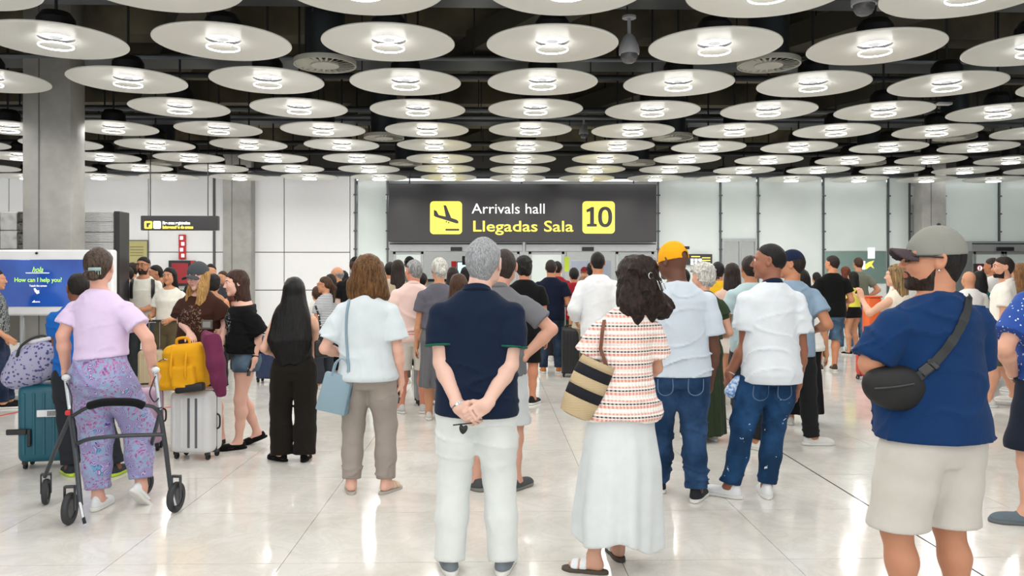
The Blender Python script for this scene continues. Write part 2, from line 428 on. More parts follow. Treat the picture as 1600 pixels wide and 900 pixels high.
    def limbs(s, i):
        a, r = s.ar, s.lr
        sh, el, wr = s.sh[i], s.el[i], s.wr[i]
        f = unit(wr - el)
        arm = [(sh, .055 * a), (sh + (el - sh) * F32(.45), .050 * a), (el, .041 * a), (el + (wr - el) * F32(.28), .044 * a), (wr, .0275 * a), (wr + f * F32(.008), .0275 * a)]
        hp, kn, an = s.hip[i], s.kn[i], s.an[i]
        bk = vec(0, -.014, 0) if not s.foot[i][0] else (rotz(s.foot[i][0]) @ vec(0, -.014, 0))
        leg = [(hp, .092 * r), (hp + (kn - hp) * F32(.4), .080 * r), (kn, .055 * r), (kn + (an - kn) * F32(.30) + bk, .058 * r), (kn + (an - kn) * F32(.62) + bk * F32(.5), .043 * r), (an, .036 * r)]
        return arm, leg
    def footR(s, i):
        yaw, lift, pt = s.foot[i]; return rotz(yaw) @ rotx(pt)
    def foot_sdf(s, P, i):
        k = s.k * (.92 if s.fem else 1.0); R = s.footR(i); Q = (P - s.an[i]) @ R
        d = cap(Q, vec(0, -.02, -.045 * k), vec(0, .02 * k, -.01), .032 * k, .036 * k)
        d = smin(d, ell(Q, vec(0, .055, -.048) * F32(k), vec(.040, .10, .030) * F32(k)), F32(.03))
        d = smin(d, ell(Q, vec(0, .11, -.062) * F32(k), vec(.044, .055, .018) * F32(k)), F32(.02))
        return smax(d, -(Q[:, 2] + .075 * k), F32(.01))
    def body(s, P, fine=True):
        d = loft(P, s.T); lo, hi = P.min(0), P.max(0)
        def near(c, rad): return bool((np.maximum(np.maximum(lo - c, c - hi), 0) ** 2).sum() < (rad + .1) ** 2)
        z1 = s.T[-1, 0]
        if hi[2] > 1.2 * s.k:
            tr = chain(P, [(s.neck - vec(0, .01, .03), .055 * s.k), (s.sh[1] + vec(-.03, 0, .0), .040 * s.k)]); tl = chain(P, [(s.neck - vec(0, .01, .03), .055 * s.k), (s.sh[-1] + vec(.03, 0, .0), .040 * s.k)])
            d = smin(smin(d, tr, F32(.05)), tl, F32(.05))
        for i in (-1, 1):
            arm, leg = s.limbs(i)
            d = smin(d, chain(P, arm, .02), F32(.022))
            if lo[2] < 1.1: 
                d = smin(d, chain(P, leg, .03), F32(.03))
                if lo[2] < .25: d = smin(d, s.foot_sdf(P, i), F32(.03))
            if near(s.wr[i], .26): d = smin(d, s.hand_sdf(P, i), F32(.010))
        if hi[2] > s.hc[2] - .3: d = smin(d, s.head_sdf(P), F32(.02))
        return d
    def bounds(s):
        pts = np.stack([s.wr[-1], s.wr[1], s.el[-1], s.el[1], s.an[-1], s.an[1], s.hc] + [s.wr[i] + s.hd[i] * F32(.17) for i in (-1, 1)])
        lo = np.minimum(pts.min(0) - .16, [s.T[:, 1].min() - s.T[:, 3].max() - .08, -.33, -.03]); hi = np.maximum(pts.max(0) + .16, [s.T[:, 1].max() + s.T[:, 3].max() + .08, .33, s.h + .05])
        lo[2] = -.03
        return lo, hi

def smooth_noise_shirt(seed): return Noise(seed, (9, 9, 34)), Noise(seed + 7, (26, 26, 60))
def garment_top(fg, g):
    """g: hem, sleeve (0..1 of the upper arm, >1 reaches down the forearm), ease, drape, neck, seed, fold, flare"""
    k = fg.k; T = fg.T.copy(); ease = g.get('ease', .012); dr = g.get('drape', .8); hem = g['hem']
    chest = T[np.argmin(abs(T[:, 0] - 1.32 * k))]
    lowz = T[:, 0] < 1.3 * k
    T[lowz, 3] = np.maximum(T[lowz, 3], T[lowz, 3] * (1 - dr) + chest[3] * dr)
    T[lowz, 4] = np.maximum(T[lowz, 4], T[lowz, 4] * (1 - dr * .8) + chest[4] * dr * .8)
    add = np.interp(T[:, 0], [hem, 1.3 * k], [g.get('flare', .012), 0]); T[:, 3] += add; T[:, 4] += add
    if hem < T[0, 0]:
        r = T[0].copy(); r[0] = hem - .05; r[3] += g.get('flare', 0) * .6; r[4] += g.get('flare', 0) * .6; T = np.vstack([r, T])
    n1, n2 = smooth_noise_shirt(g.get('seed', 1)); cr = Crease(g.get('seed', 1) + 3, (11, 11, 30)); cr2 = Crease(g.get('seed', 1) + 13, (26, 26, 22), .3); fold = g.get('fold', .0055); sl = g.get('sleeve', .55); neckdrop = g.get('neck', 0.0)
    cutcap = {}
    def f(P):
        d = loft(P, T, ease); z = P[:, 2]
        tr = ease * .8
        for i in (-1, 1):
            d = smin(d, cap(P, fg.neck - vec(0, .012, .028), fg.sh[i] + vec(-i * .03, 0, .0), .050 * k + tr, .042 * k + tr), F32(.05))
            if sl > 0:
                a = fg.ar; sh, el, wr = fg.sh[i], fg.el[i], fg.wr[i]; t = min(sl, 1); sf = g.get('sflare', .012)
                e = sh + (el - sh) * F32(t); m = sh + (el - sh) * F32(t * .5)
                pts = [(sh, .053 * a + ease * .6), (m, .050 * a + ease + sf * .35), (e, .049 * a + ease + sf)]
                dirn = unit(el - sh)
                if sl > 1:
                    e2 = el + (wr - el) * F32(min(sl - 1, 1)); pts.append((e2, .036 * a + ease + sf)); dirn = unit(wr - el); e = e2
                ds = chain(P, pts, .02)
                ds = smax(ds, (P - e) @ dirn, F32(.006))
                d = smin(d, ds, F32(.013))
        if sl <= 0:
            for i in (-1, 1): d = smax(d, (P[:, 0] * i - g.get('armcut', .155) * k) , F32(.01))
        amp = fold * (.8 + 1.3 * np.exp(-((z - 1.0 * k) / .12) ** 2))
        d = d + n1(P) * amp * F32(.30) + n2(P) * fold * F32(.16) - cr(P) * amp * F32(2.0) - cr2(P) * fold * F32(1.3)
        bd = loft(P, fg.T)
        for i in (-1, 1): bd = np.minimum(bd, cap(P, fg.sh[i], fg.sh[i] + (fg.el[i] - fg.sh[i]) * F32(.45), .055 * fg.ar, .050 * fg.ar) if sl > 0 else bd)
        d = np.minimum(d, bd - F32(.006))
        hz = hem + g.get('hemtilt', 0) * P[:, 0] + g.get('hemwave', 0) * np.sin(np.arctan2(P[:, 1], P[:, 0]) * 3 + 1)
        d = smax(d, hz - z, F32(.006))
        # neck opening: a tilted plane, lower at the front
        nz = fg.T[-1, 0] - .012 * k - neckdrop - (P[:, 1] - fg.neck[1]) * g.get('ntilt', .45)
        if 'offsh' in g: nz = np.minimum(nz, g['offsh'] - .25 * (P[:, 0] * g.get('offside', 1)))
        d = smax(d, (z - nz) * F32(.9), F32(.006))
        if 'open' in g:
            pass
        return d.astype(F32)
    lo, hi = fg.bounds(); lo = lo.copy(); hi = hi.copy(); lo[2] = hem - .05; hi[2] = fg.T[-1, 0] + .06
    lo[:2] -= .05; hi[:2] += .05
    return f, lo, hi
def garment_legs(fg, g):
    """g: top (waist z), hem z or per-leg, r=(thigh, knee, hem) radii, fold"""
    k = fg.k; T = fg.T.copy(); ease = g.get('ease', .010)
    n1 = Noise(g.get('seed', 3), (20, 20, 16)); cr = Crease(g.get('seed', 3) + 5, (12, 12, 26), .25); cr2 = Crease(g.get('seed', 3) + 9, (16, 16, 55), .3); n2 = Noise(g.get('seed', 3) + 4, (10, 10, 60)); fold = g.get('fold', .004); R = g['r']; hem = g['hem']
    long = hem < .3
    def f(P):
        z = P[:, 2]; d = smax(loft(P, T, ease), (T[0, 0] + .02) - z, F32(.06))
        dl = []
        for i in (-1, 1):
            hp, kn, an = fg.hip[i], fg.kn[i], fg.an[i]; bk = rotz(fg.foot[i][0]) @ vec(0, -.008, 0)
            pts = [(hp + vec(0, -.008, 0), R[0] * .97), (hp + (kn - hp) * F32(.2), R[0] * 1.0), (hp + (kn - hp) * F32(.5), R[0] * .95), (kn + bk * F32(.5), R[1]), (kn + (an - kn) * F32(.5) + bk, (R[1] + R[2]) / 2), (an + unit(an - kn) * F32(g.get('over', .0)), R[2])]
            e = chain(P, pts, .03)
            dl.append(e)
        d = smin(d, smin(dl[0], dl[1], F32(g.get('crotch', .022))), F32(.04))
        low = np.clip((.35 * k - z) / (.3 * k), 0, 1) if long else 0
        d = d + n1(P) * fold * F32(.35) - cr(P) * fold * F32(2.2) - F32(1.5) * cr2(P) * fold * (.5 + 2.2 * low) * (1 if long else .5)
        bd = loft(P, T)
        for i in (-1, 1): bd = np.minimum(bd, chain(P, fg.limbs(i)[1][:5], .03))
        d = np.minimum(d, bd - F32(.005))
        if g.get('gather'): d = d + .006 * np.sin(np.arctan2(P[:, 1], P[:, 0]) * 24)
        d = smax(d, z - (g['top'] + g.get('toptilt', 0) * P[:, 0]), F32(.006)); d = np.where(z > g['top'] - .04, d + .004, d)
        if not long: d = smax(d, (hem - z), F32(.006))
        else:
            side = P[:, 0] < (fg.an[-1][0] + fg.an[1][0]) / 2
            for i in (-1, 1):
                ax = unit(fg.an[i] - fg.kn[i]); pt = fg.an[i] - ax * F32(hem - .05)
                m = (side if i < 0 else ~side) & (z < .45)
                d = np.where(m, smax(d, (P - pt) @ ax, F32(.006)), d)
        return d.astype(F32)
    lo, hi = fg.bounds(); lo = lo.copy(); hi = hi.copy(); hi[2] = g['top'] + .05
    if not long: lo[2] = hem - .04
    return f, lo - vec(.06, .06, 0), hi + vec(.06, .06, 0)
def garment_skirt(fg, g):
    """g: rows (z, cx, cy, rx, ry) rising; pleat amplitude"""
    T = np.array(g['rows'], float); n1 = Noise(g.get('seed', 5), (14, 14, 3)); pl = g.get('pleat', .01); npl = g.get('npleat', 9)
    z0, z1 = T[0, 0], T[-1, 0]
    def f(P):
        Q = P.copy(); t = np.clip((z1 - P[:, 2]) / (z1 - z0), 0, 1)
        hz = z0 + g.get('hemtilt', 0) * P[:, 0] + g.get('hemwave', .0) * np.sin(np.arctan2(P[:, 1], P[:, 0] ) * 3 + .8)
        TT = T.copy(); TT[0, 0] -= .1
        d = loft(P, TT)
        an = np.arctan2(P[:, 1] - np.interp(P[:, 2], T[:, 0], T[:, 2]), P[:, 0] - np.interp(P[:, 2], T[:, 0], T[:, 1]))
        d = d + pl * t * (np.sin(an * npl + 2 * P[:, 2]) + .6 * np.sin(an * npl * 1.7 + 1)) + n1(P) * g.get('fold', .005)
        for i in (-1, 1): d = smin(d, cap(P, fg.hip[i], fg.hip[i] + (fg.kn[i] - fg.hip[i]) * F32(.5), .100 * fg.lr, .09 * fg.lr), F32(.02))
        d = smin(d, smax(loft(P, fg.T) - F32(.008), P[:, 2] - z1, F32(.005)), F32(.01))
        d = smax(d, hz - P[:, 2], F32(.006))
        # hollow from below so the legs show inside
        inner = smax(d + .026, (P[:, 2] - (z0 + .12)), F32(.01))
        return smax(d, -inner, F32(.004)).astype(F32)
    m = T[:, 3].max() + .1; my = T[:, 4].max() + .1
    return f, vec(T[:, 1].min() - m, T[:, 2].min() - my, z0 - .12), vec(T[:, 1].max() + m, T[:, 2].max() + my, z1 + .04)
HAIRCUT = ([-.12, -.05, -.02, .005, .03, .05, .075, .10], [-.078, -.066, -.02, .012, .022, .05, .066, .072])
def hair_part(fg, g):
    """g: style, len, vol, rows in head space for falls, amp, freq"""
    st = g['style']; vol = g.get('vol', .006); amp = g.get('amp', .0015); fr = g.get('freq', (90, 90, 25)); n1 = Noise(g.get('seed', 9), fr); n2 = Noise(g.get('seed', 9) + 3, tuple(v * .4 for v in fr))
    cr = Crease(g.get('seed', 9) + 8, tuple(v * .8 for v in fr), .5); ne = Noise(77, (90, 90, 60)); nw = Noise(78, (55, 55, 12))
    rows = g.get('rows'); T = np.array(rows, float) if rows is not None else None; S = fg.hs
    def f(P):
        Q = fg.headP(P)
        y, z = Q[:, 1], Q[:, 2]
        d = ell(Q, vec(0, -.014 - vol * .3, .012 + vol * .3), vec(.0765 + vol, .095 + vol, .095 + vol))
        zc = np.interp(y, *HAIRCUT) + g.get('line', 0)
        if st == 'bald': zc = np.maximum(zc, zc); d = smax(d, z - .02, F32(.01))
        zc = zc + ne(Q) * F32(.004)
        d = d + (1 - np.clip((z - zc) / .035, 0, 1)) * F32(vol * .9) * (st not in ('curly', 'bob', 'long'))
        d = smax(d, (zc - z) * F32(.75), F32(.006))
        if g.get('neckhair'): d = smin(d, ell(Q, vec(0, -.055, -.05), vec(.055, .035, .045)), F32(.02))
        if T is not None:
            # falls are lofts in the upright frame, so long hair hangs straight
            W = (P - fg.hc) @ (fg.R if g.get('headframe', True) else rotz(math.radians(fg.c.get('head', (0, 0, 0))[0]))) / F32(S)
            W[:, 2] += nw(W) * F32(g.get('ends', .012)); e = loft(W, T, 0, .02)
            A = W.copy(); A[:, 0] = np.abs(A[:, 0])
            e = smax(e, -ell(W, vec(0, .065, -.045), vec(g.get('facew', .062), .085, .115)), F32(.015))
            e = smax(e, -ell(W, vec(0, .075, -.16), vec(g.get('facew', .062) * 1.05, .085, .12)), F32(.015))
            d = smin(d, e, F32(.02))
        for c, r in g.get('balls', ()): d = smin(d, ell(Q, vec(*c), vec(*r)), F32(.012))
        for a, b, ra, rb in g.get('tails', ()): d = smin(d, cap(Q, vec(*a), vec(*b), ra, rb), F32(.02))
        d = d + n1(Q) * amp + n2(Q) * amp * F32(1.2) - cr(Q) * amp * F32(1.8)
        # keep the face clear
        d = smax(d, -ell(Q, vec(0, .085, -.03), vec(.056, .05, .088)), F32(.008))
        return (d * F32(S)).astype(F32)
    c = fg.hc; m = .2 * S
    lo = c - vec(m, m + .03, .14 * S); hi = c + vec(m, m, .19 * S)
    if T is not None:
        ex = float((abs(T[:, 1]) + T[:, 3]).max()) * S + .05; ey = float((abs(T[:, 2]) + T[:, 4]).max()) * S + .05
        lo = np.minimum(lo, c + vec(-max(ex, ey), -max(ex, ey), T[0, 0] * S - .05)); hi = np.maximum(hi, c + vec(max(ex, ey), max(ex, ey), .14))
    for a, b, ra, rb in g.get('tails', ()):
        q = c + fg.R @ vec(*b) * F32(S); lo = np.minimum(lo, q - .1); hi = np.maximum(hi, q + .1)
    return f, lo, hi
def beard_part(fg, g):
    n = Noise(4, (140, 140, 60)); th = g.get('th', .005)
    def f(P):
        Q = fg.headP(P); A = Q.copy(); A[:, 0] = np.abs(A[:, 0])
        base = fg.head_sdf(P) / F32(fg.hs) - th
        zl = np.interp(Q[:, 1], [0, .02, .05, .075, .09], [-.022, -.052, -.076, -.060, -.043])
        reg = np.maximum(np.maximum(Q[:, 2] - zl, -.126 - Q[:, 2] + Q[:, 1] * .1), .002 - Q[:, 1])
        d = smax(base, reg, F32(.006)); d = smax(d, -ell(Q, vec(0, .10, -.063), vec(.022, .03, .008)), F32(.003))
        return ((d + n(Q) * F32(.001)) * F32(fg.hs)).astype(F32)
    c = fg.hc; return f, c - vec(.16, .16, .19), c + vec(.16, .16, .05)
def cap_part(fg, g):
    """baseball cap: crown (open at the bottom) and brim as two meshes"""
    S = fg.hs; v = .010
    def crown(P):
        Q = fg.headP(P)
        d = ell(Q, vec(0, -.012, .018), vec(.076 + v, .096 + v, .100 + v)); zz = g.get('z', .022) - (Q[:, 1]) * .12
        n = Noise(3, (40, 40, 40)); d = d + n(Q) * .0012
        d = smax(d, zz - Q[:, 2], F32(.004))
        seam = np.minimum(np.abs(np.sin(np.arctan2(Q[:, 1] + .012, Q[:, 0]) * 3)) * 12, 1); d = d + (1 - seam) * .0022
        if g.get('strap'): # rear opening
            d = smax(d, -ell(Q, vec(0, -.118, .028), vec(.036, .05, .026)), F32(.004))
            d = smax(d, -(ell(Q, vec(0, -.012, .014), vec(.078, .099, .096))), F32(.003))
        return (d * F32(S)).astype(F32)
    def brim(P):
        Q = fg.headP(P); y = Q[:, 1] - .06; zt = g.get('z', .022) + g.get('brimup', .004) - Q[:, 0] ** 2 * 6.5 - y * g.get('brimtilt', .08)
        e = (np.abs(Q[:, 0] / .079) ** 3 + np.abs(y / (g.get('brim', .105))) ** 3) ** (1 / 3) - 1
        d = np.maximum(e * .075, np.abs(Q[:, 2] - zt) - .0045)
        d = np.maximum(d, -(y + .0)); d = np.maximum(d, -ell(Q, vec(0, -.012, .0), vec(.082, .102, .3)))
        return (d * F32(S)).astype(F32)
    c = fg.hc
    return (crown, c - vec(.17, .17, .08), c + vec(.17, .17, .2)), (brim, c - vec(.24, .24, .10), c + vec(.24, .24, .12))
def shoe_part(fg, i, g):
    """returns upper, sole"""
    k = fg.k * (.94 if fg.fem else 1.02) * g.get('scale', 1); R = fg.footR(i); top = g.get('top', .0); an = fg.an[i]; base = .085 * fg.k
    def upper(P):
        Q = (P - an) @ R; z = Q[:, 2] + base; y = Q[:, 1]
        d = ell(np.stack([Q[:, 0], y, z], 1), vec(0, -.005, .03) * F32(k), vec(.041, .068, .088) * F32(k))
        d = smin(d, ell(np.stack([Q[:, 0], y, z], 1), vec(0, .085, .018) * F32(k), vec(.049, .115, .052) * F32(k)), F32(.03))
        d = smin(d, ell(np.stack([Q[:, 0], y, z], 1), vec(0, .14, .018) * F32(k), vec(.050, .065, .040) * F32(k)), F32(.02))
        d = smax(d, .022 - z, F32(.003)); d = smax(d, z - (.100 + top) * k - np.maximum(0, -y) * .2, F32(.006))
        ln = np.clip(1 - np.abs(Q[:, 0]) / .02, 0, 1) * (np.sin(y * 300) > 0) * ((y > .03) & (y < .12))
        return (d - ln * .0018).astype(F32)
    def sole(P):
        Q = (P - an) @ R; z = Q[:, 2] + base; y = Q[:, 1]
        w = np.interp(y, [-.08 * k, .0, .06 * k, .14 * k, .20 * k], [.040 * k, .043 * k, .044 * k, .056 * k, .045 * k])
        e = np.sqrt((Q[:, 0] / w) ** 2 + np.abs((y - .062 * k) / (.150 * k)) ** 4) - 1
        return smax(e * .045, np.abs(z - g.get('sole', .026) / 2) - g.get('sole', .026) / 2, F32(.004)).astype(F32)
    return (upper, an - vec(.26, .26, base + .02), an + vec(.26, .26, .1)), (sole, an - vec(.26, .26, base + .06 + abs(math.sin(fg.foot[i][2])) * .2), an + vec(.26, .26, .1 + abs(math.sin(fg.foot[i][2])) * .2))
def sandal_part(fg, i, g):
    k = fg.k * (.94 if fg.fem else 1.0); R = fg.footR(i); an = fg.an[i]; base = .085 * fg.k
    def sole(P):
        Q = (P - an) @ R; z = Q[:, 2] + base; y = Q[:, 1]
        w = np.interp(y, [-.08 * k, .0, .06 * k, .14 * k, .20 * k], [.038 * k, .040 * k, .040 * k, .052 * k, .042 * k])
        e = np.sqrt((Q[:, 0] / w) ** 2 + np.abs((y - .058 * k) / (.143 * k)) ** 4) - 1
        return smax(e * .045, np.abs(z - .006) - .014, F32(.003)).astype(F32)
    def straps(P):
        d = fg.foot_sdf(P, i) - .005; y = ((P - an) @ R)[:, 1]
        band = np.minimum(np.abs(y - .115 * k) - .020, np.abs(y - .062 * k) - .018)
        if g.get('back'): band = np.minimum(np.abs(y - .11 * k) - .025, np.abs(y + .04 * k) - .02)
        z = ((P - an) @ R)[:, 2] + base
        return smax(smax(d, band, F32(.003)), F32(.02) - z, F32(.003)).astype(F32)
    return (straps, an - vec(.25, .25, base + .02), an + vec(.25, .25, .06)), (sole, an - vec(.25, .25, base + .03), an + vec(.25, .25, .05))

def cuff_part(fg, g):
    """a band round the end of a short sleeve"""
    def mk(i):
        a = fg.ar; sh, el = fg.sh[i], fg.el[i]; t = g['sleeve']; e = sh + (el - sh) * F32(t); u = unit(el - sh); r = .049 * a + g.get('ease', .012) + g.get('sflare', .012)
        def f(P): return smax(cap(P, e - u * F32(.1), e + u * F32(.05), r + .003, r + .004), np.abs((P - e) @ u + .003) - .005, F32(.002)).astype(F32)
        return f, e - r - .04, e + r + .04
    return [mk(-1), mk(1)]
# ---------------------------------------------------------------- the hall
WALLY = 20.0
def onwall(px, py, Y=WALLY):
    X = (px - 800) / FPX; c, s = math.cos(YAW), math.sin(YAW); d = Y / (X * s + c)
    return Vector((d * (X * c - s), Y, zat(py, d)))
def panel(name, px0, px1, py0, py1, Y, th, m, parent=None, bev=.004, **pr):
    """board in the plane y=Y seen between these image columns and rows"""
    a, b = onwall(px0, py0, Y), onwall(px1, py1, Y)
    return mesh_box(name, ((a.x + b.x) / 2, Y + th / 2, (a.z + b.z) / 2), (abs(b.x - a.x), th, abs(a.z - b.z)), m, parent, bev, 1, **pr)
ST = {'kind': 'structure'}
def marble():
    t = NT('polished_stone'); g = t.n('NewGeometry').outputs['Position']
    tc = t.n('ObjectInfo').outputs['Random']
    a = t.n('TexNoise', i={'Vector': g, 'Scale': .9, 'Detail': 6.0, 'Roughness': .6, 'Distortion': 1.2}).outputs['Fac']
    b = t.n('TexNoise', i={'Vector': g, 'Scale': 3.2, 'Detail': 5.0, 'Roughness': .7, 'Distortion': 1.6}).outputs['Fac']
    base = t.ramp(a, [(.3, srgb('CFCBC3')), (.5, srgb('DEDCD6')), (.72, srgb('E6E5E1'))])
    vein = t.ramp(b, [(.40, (0, 0, 0, 1)), (.47, (1, 1, 1, 1)), (.54, (0, 0, 0, 1))])
    base = t.mix(t.math('MULTIPLY', t.n('RGBToBW', i={'Color': vein}).outputs[0], .22), base, srgb('B9B4AB'))
    base = t.mix(t.math('MULTIPLY', tc, .16), base, srgb('C6C0B4'))
    sp = t.n('TexNoise', i={'Vector': g, 'Scale': 11.0, 'Detail': 4.0, 'Roughness': .8}).outputs['Fac']
    scuff = t.ramp(sp, [(.66, (0, 0, 0, 1)), (.74, (1, 1, 1, 1))])
    base = t.mix(t.math('MULTIPLY', t.n('RGBToBW', i={'Color': scuff}).outputs[0], .3), base, srgb('8E887E'))
    r = t.n('MapRange', i={'Value': b, 'From Min': .3, 'From Max': .7, 'To Min': .07, 'To Max': .16}).outputs[0]
    t.set(color=base, rough=r, spec=.5)
    w = t.n('TexNoise', i={'Vector': g, 'Scale': 2.2, 'Detail': 2.0}).outputs['Fac']; t.bump(w, .06, .01)
    return t.m
stone = marble(); grout = plain('grout', '8D877D', .8); darkgrout = plain('dark_grout', '2A2826', .8)
floor = mesh_box('floor', (0, 11, -.056), (36, 30.4, .1), grout, **ST)
TX, TY, TS = 2.53, 4.33, .915
tilem = bpy.data.meshes.new('tile'); bm = bmesh.new(); box(bm, (TS / 2, TS / 2, -.003), (TS - .004, TS - .004, .006)); bm.to_mesh(tilem); bm.free(); tilem.materials.append(stone)
cells = []; c_, s_ = math.cos(YAW), math.sin(YAW)
for i in range(-19, 17):
    for j in range(-9, 25):
        x, y = TX + i * TS, TY + j * TS
        if y > WALLY + 4: continue
        mx, my = x + TS / 2, y + TS / 2; D = my * c_ + mx * s_ * 1.0; X = mx * c_ - my * s_
        vis = D > 3.6 and y < WALLY - .5 and abs(X) < .64 * D + .55
        cells.append((0 if vis else 1, D, x, y))
cells.sort()
rest = bmesh.new(); nt = 0
for v, D, x, y in cells:
    if v == 0 and nt < 298: link('tile', tilem, floor, (x, y, 0)); nt += 1
    else: box(rest, (x + TS / 2, y + TS / 2, -.003), (TS - .004, TS - .004, .006))
bm_obj('outer_tiles', rest, stone, floor, smooth=False, kind='stuff')
mesh_box('trim_1', (TX - .001, 11, .0002), (.012, 30, .0012), darkgrout, **ST)
# ceiling slab and its ribs
t = NT('raw_ceiling'); n_ = t.noise(1.3, 5); t.set(color=t.ramp(n_, [(.3, srgb('4E4A40')), (.6, srgb('7C7562')), (.8, srgb('958C74'))]), rough=.8); rawm = t.m
steel = plain('dark_steel', '35383B', .5, .4); galv = plain('galvanised_duct', '5E6366', .4, .7); blk = plain('black_paint', '151618', .5)
ceil = mesh_box('ceiling', (0, 11, 5.35), (36, 30.4, .1), rawm, **ST)
def part_box(name, c, s, m, parent, rz=0, bev=0): return mesh_box(name, c, s, m, parent, bev, 1, R=Matrix.Rotation(rz, 3, 'Z') if rz else None)
for k in range(9): part_box('beam', (0, 2.5 + k * 2.15, 5.05), (36, .42, .5), rawm, ceil)
for k in range(9): part_box('diagonal_beam', (-16 + k * 4.1, 10, 4.72), (.50, 26, .30), plain('rib', '4A473C', .8), ceil, math.radians(28))
for k, (y, z, r) in enumerate([(6.62, 4.05, .045), (9.5, 4.12, .03), (10.9, 4.25, .04), (12.4, 4.0, .035), (15.2, 4.05, .04), (5.2, 4.3, .05), (8.1, 4.5, .06), (13.8, 4.4, .05), (16.7, 4.1, .05)]):
    bm = bmesh.new(); tube(bm, [(-17, y, z), (17, y, z)], r, 10); bm_obj('conduit', bm, galv if k % 2 else steel, ceil)
for k, (y, z, w) in enumerate([(7.55, 4.15, .30), (11.0, 4.45, .5), (14.4, 4.3, .4)]): part_box('cable_tray', (0, y, z), (34, w, .06), galv, ceil)
rod = bmesh.new(); rod_me = bpy.data.meshes.new('rod'); tube(rod, [(0, 0, 0), (0, 0, 1.3)], .008, 6); rod.to_mesh(rod_me); rod.free(); rod_me.materials.append(steel)
# walls
white = plain('wall_panel_white', 'EEEFF0', .45, var=.02); jointm = plain('panel_joint', '55585A', .6)
t = NT('grey_concrete'); n_ = t.noise(2.2, 6, rough=.65); n2_ = t.n('TexNoise', i={'Vector': t.obj(scale=(3, 3, .5)), 'Scale': 2.0, 'Detail': 4.0}).outputs['Fac']
t.set(color=t.mix(t.math('MULTIPLY', n2_, .6), t.ramp(n_, [(.3, srgb('8F9090')), (.7, srgb('B4B4B2'))]), srgb('9A9788')), rough=.55); t.bump(n_, .1, .01); concrete = t.m
wl = mesh_box('wall_left_back', (0, 0, 0), (.001, .001, .001), jointm); bpy.data.objects.remove(wl)
xl0, xl1 = -17.0, onwall(555, 0).x
wf = mesh_box('wall_far_left', ((xl0 + xl1) / 2, WALLY + .12, 2.2), (xl1 - xl0, .16, 4.4), jointm, **ST)
def wall_panels(cols, rows, parent, m=white):
    for a, b in zip(cols[:-1], cols[1:]):
        for r0, r1 in zip(rows[:-1], rows[1:]):
            A, B = onwall(a, 430), onwall(b, 430)
            mesh_box('wall_panel', ((A.x + B.x) / 2, WALLY + .02, (r0 + r1) / 2), (B.x - A.x - .02, .05, r1 - r0 - .02), m, parent, .004, 1)
wall_panels([-290, -200, -95, 14, 122, 232, 336, 358], [0, 1.18, 2.12, 4.3], wf)
wall_panels([395, 444, 547], [0, 1.18, 2.12, 4.3], wf)
part_box('edge_panel', (onwall(551, 0).x, WALLY + .0, 2.15), (.10, .06, 4.3), white, wf)
for px in (335,): part_box('joint_strip', (onwall(px, 0).x, WALLY - .02, 2.15), (.05, .04, 4.3), jointm, wf)
mesh_box('wall_left', (-17.1, 11, 2.7), (.2, 30, 5.4), white, **ST); mesh_box('wall_right', (17.1, 11, 2.7), (.2, 30, 5.4), white, **ST)
mesh_box('trim_2', (0, WALLY + .15, 4.66), (34.4, .5, 1.3), plain('bulkhead', '3A3935', .7), **ST)
mesh_box('trim_3', (0, WALLY - .22, 4.03), (34.4, .25, .06), steel, **ST)
def column(name, px, D, w, dp):
    p = at(px, D); r = empty(name, (p.x, p.y, 0)); r['kind'] = 'structure'
    bm = bmesh.new(); box(bm, (0, 0, 2.66), (w, dp, 5.32), .05, 2); bm_obj('column_shaft', bm, concrete, r)
    part_box('groove', (-w / 2 + .23, -dp / 2 + .0, 2.66), (.014, .012, 5.3), plain('groove', '6A6A68', .8), r)
    part_box('column_base', (0, 0, .06), (w + .03, dp + .03, .12), steel, r, bev=.006)
column('column_1', 85, 10.62, .64, .40); column('column_2', 374, 19.72, .70, .4); column('column_3', 1453, 19.72, .62, .4)
# lamps
shade = plain('lamp_disc_paint', 'E0E1DB', .30, var=.02)
t = NT('lamp_glow'); t.set(color=(1, 1, 1, 1), emit=(1, .97, .92, 1), emits=5.0); glow = t.m
t = NT('lamp_ring_glass'); t.set(color=(.95, .97, 1, 1), rough=.25, emit=(1, .98, .95, 1), emits=7.0); ringm = t.m
def mk(name, prof, n, m, closed=False):
    bm = bmesh.new(); lathe(bm, prof, n, closed=closed); bmesh.ops.recalc_face_normals(bm, faces=bm.faces)
    for f in bm.faces: f.smooth = True
    for e in bm.edges:
        if len(e.link_faces) == 2 and e.calc_face_angle(0) > .5: e.smooth = False
    me = bpy.data.meshes.new(name); bm.to_mesh(me); bm.free(); me.materials.append(m); return me
disc_me = mk('shade_disc', [(.150, .060), (.155, .028), (.24, .016), (.590, -.002), (.602, .004), (.600, .014), (.24, .034), (.17, .09), (.150, .09)], 56, shade, True)
hous_me = mk('housing', [(0, .26), (.12, .26), (.16, .20), (.17, .035), (.15, .035), (.145, .19), (0, .19)], 24, blk)
diff_me = mk('diffuser', [(0, .046), (.085, .046), (.148, .056), (.148, .085), (0, .085)], 28, glow)
ring_me = mk('glass_ring', [(.139, -.044), (.147, -.044), (.147, -.034), (.139, -.034)], 36, ringm, True)
hub_me = mk('lamp_cap', [(0, .030), (.050, .030), (.058, .036), (.058, .046), (0, .046)], 20, plain('lamp_cap', 'BFC3C8', .4))
stem_me = bpy.data.meshes.new('stem'); bm = bmesh.new(); tube(bm, [(0, 0, .25), (0, 0, 1.6)], .014, 8); bm.to_mesh(stem_me); bm.free(); stem_me.materials.append(steel)
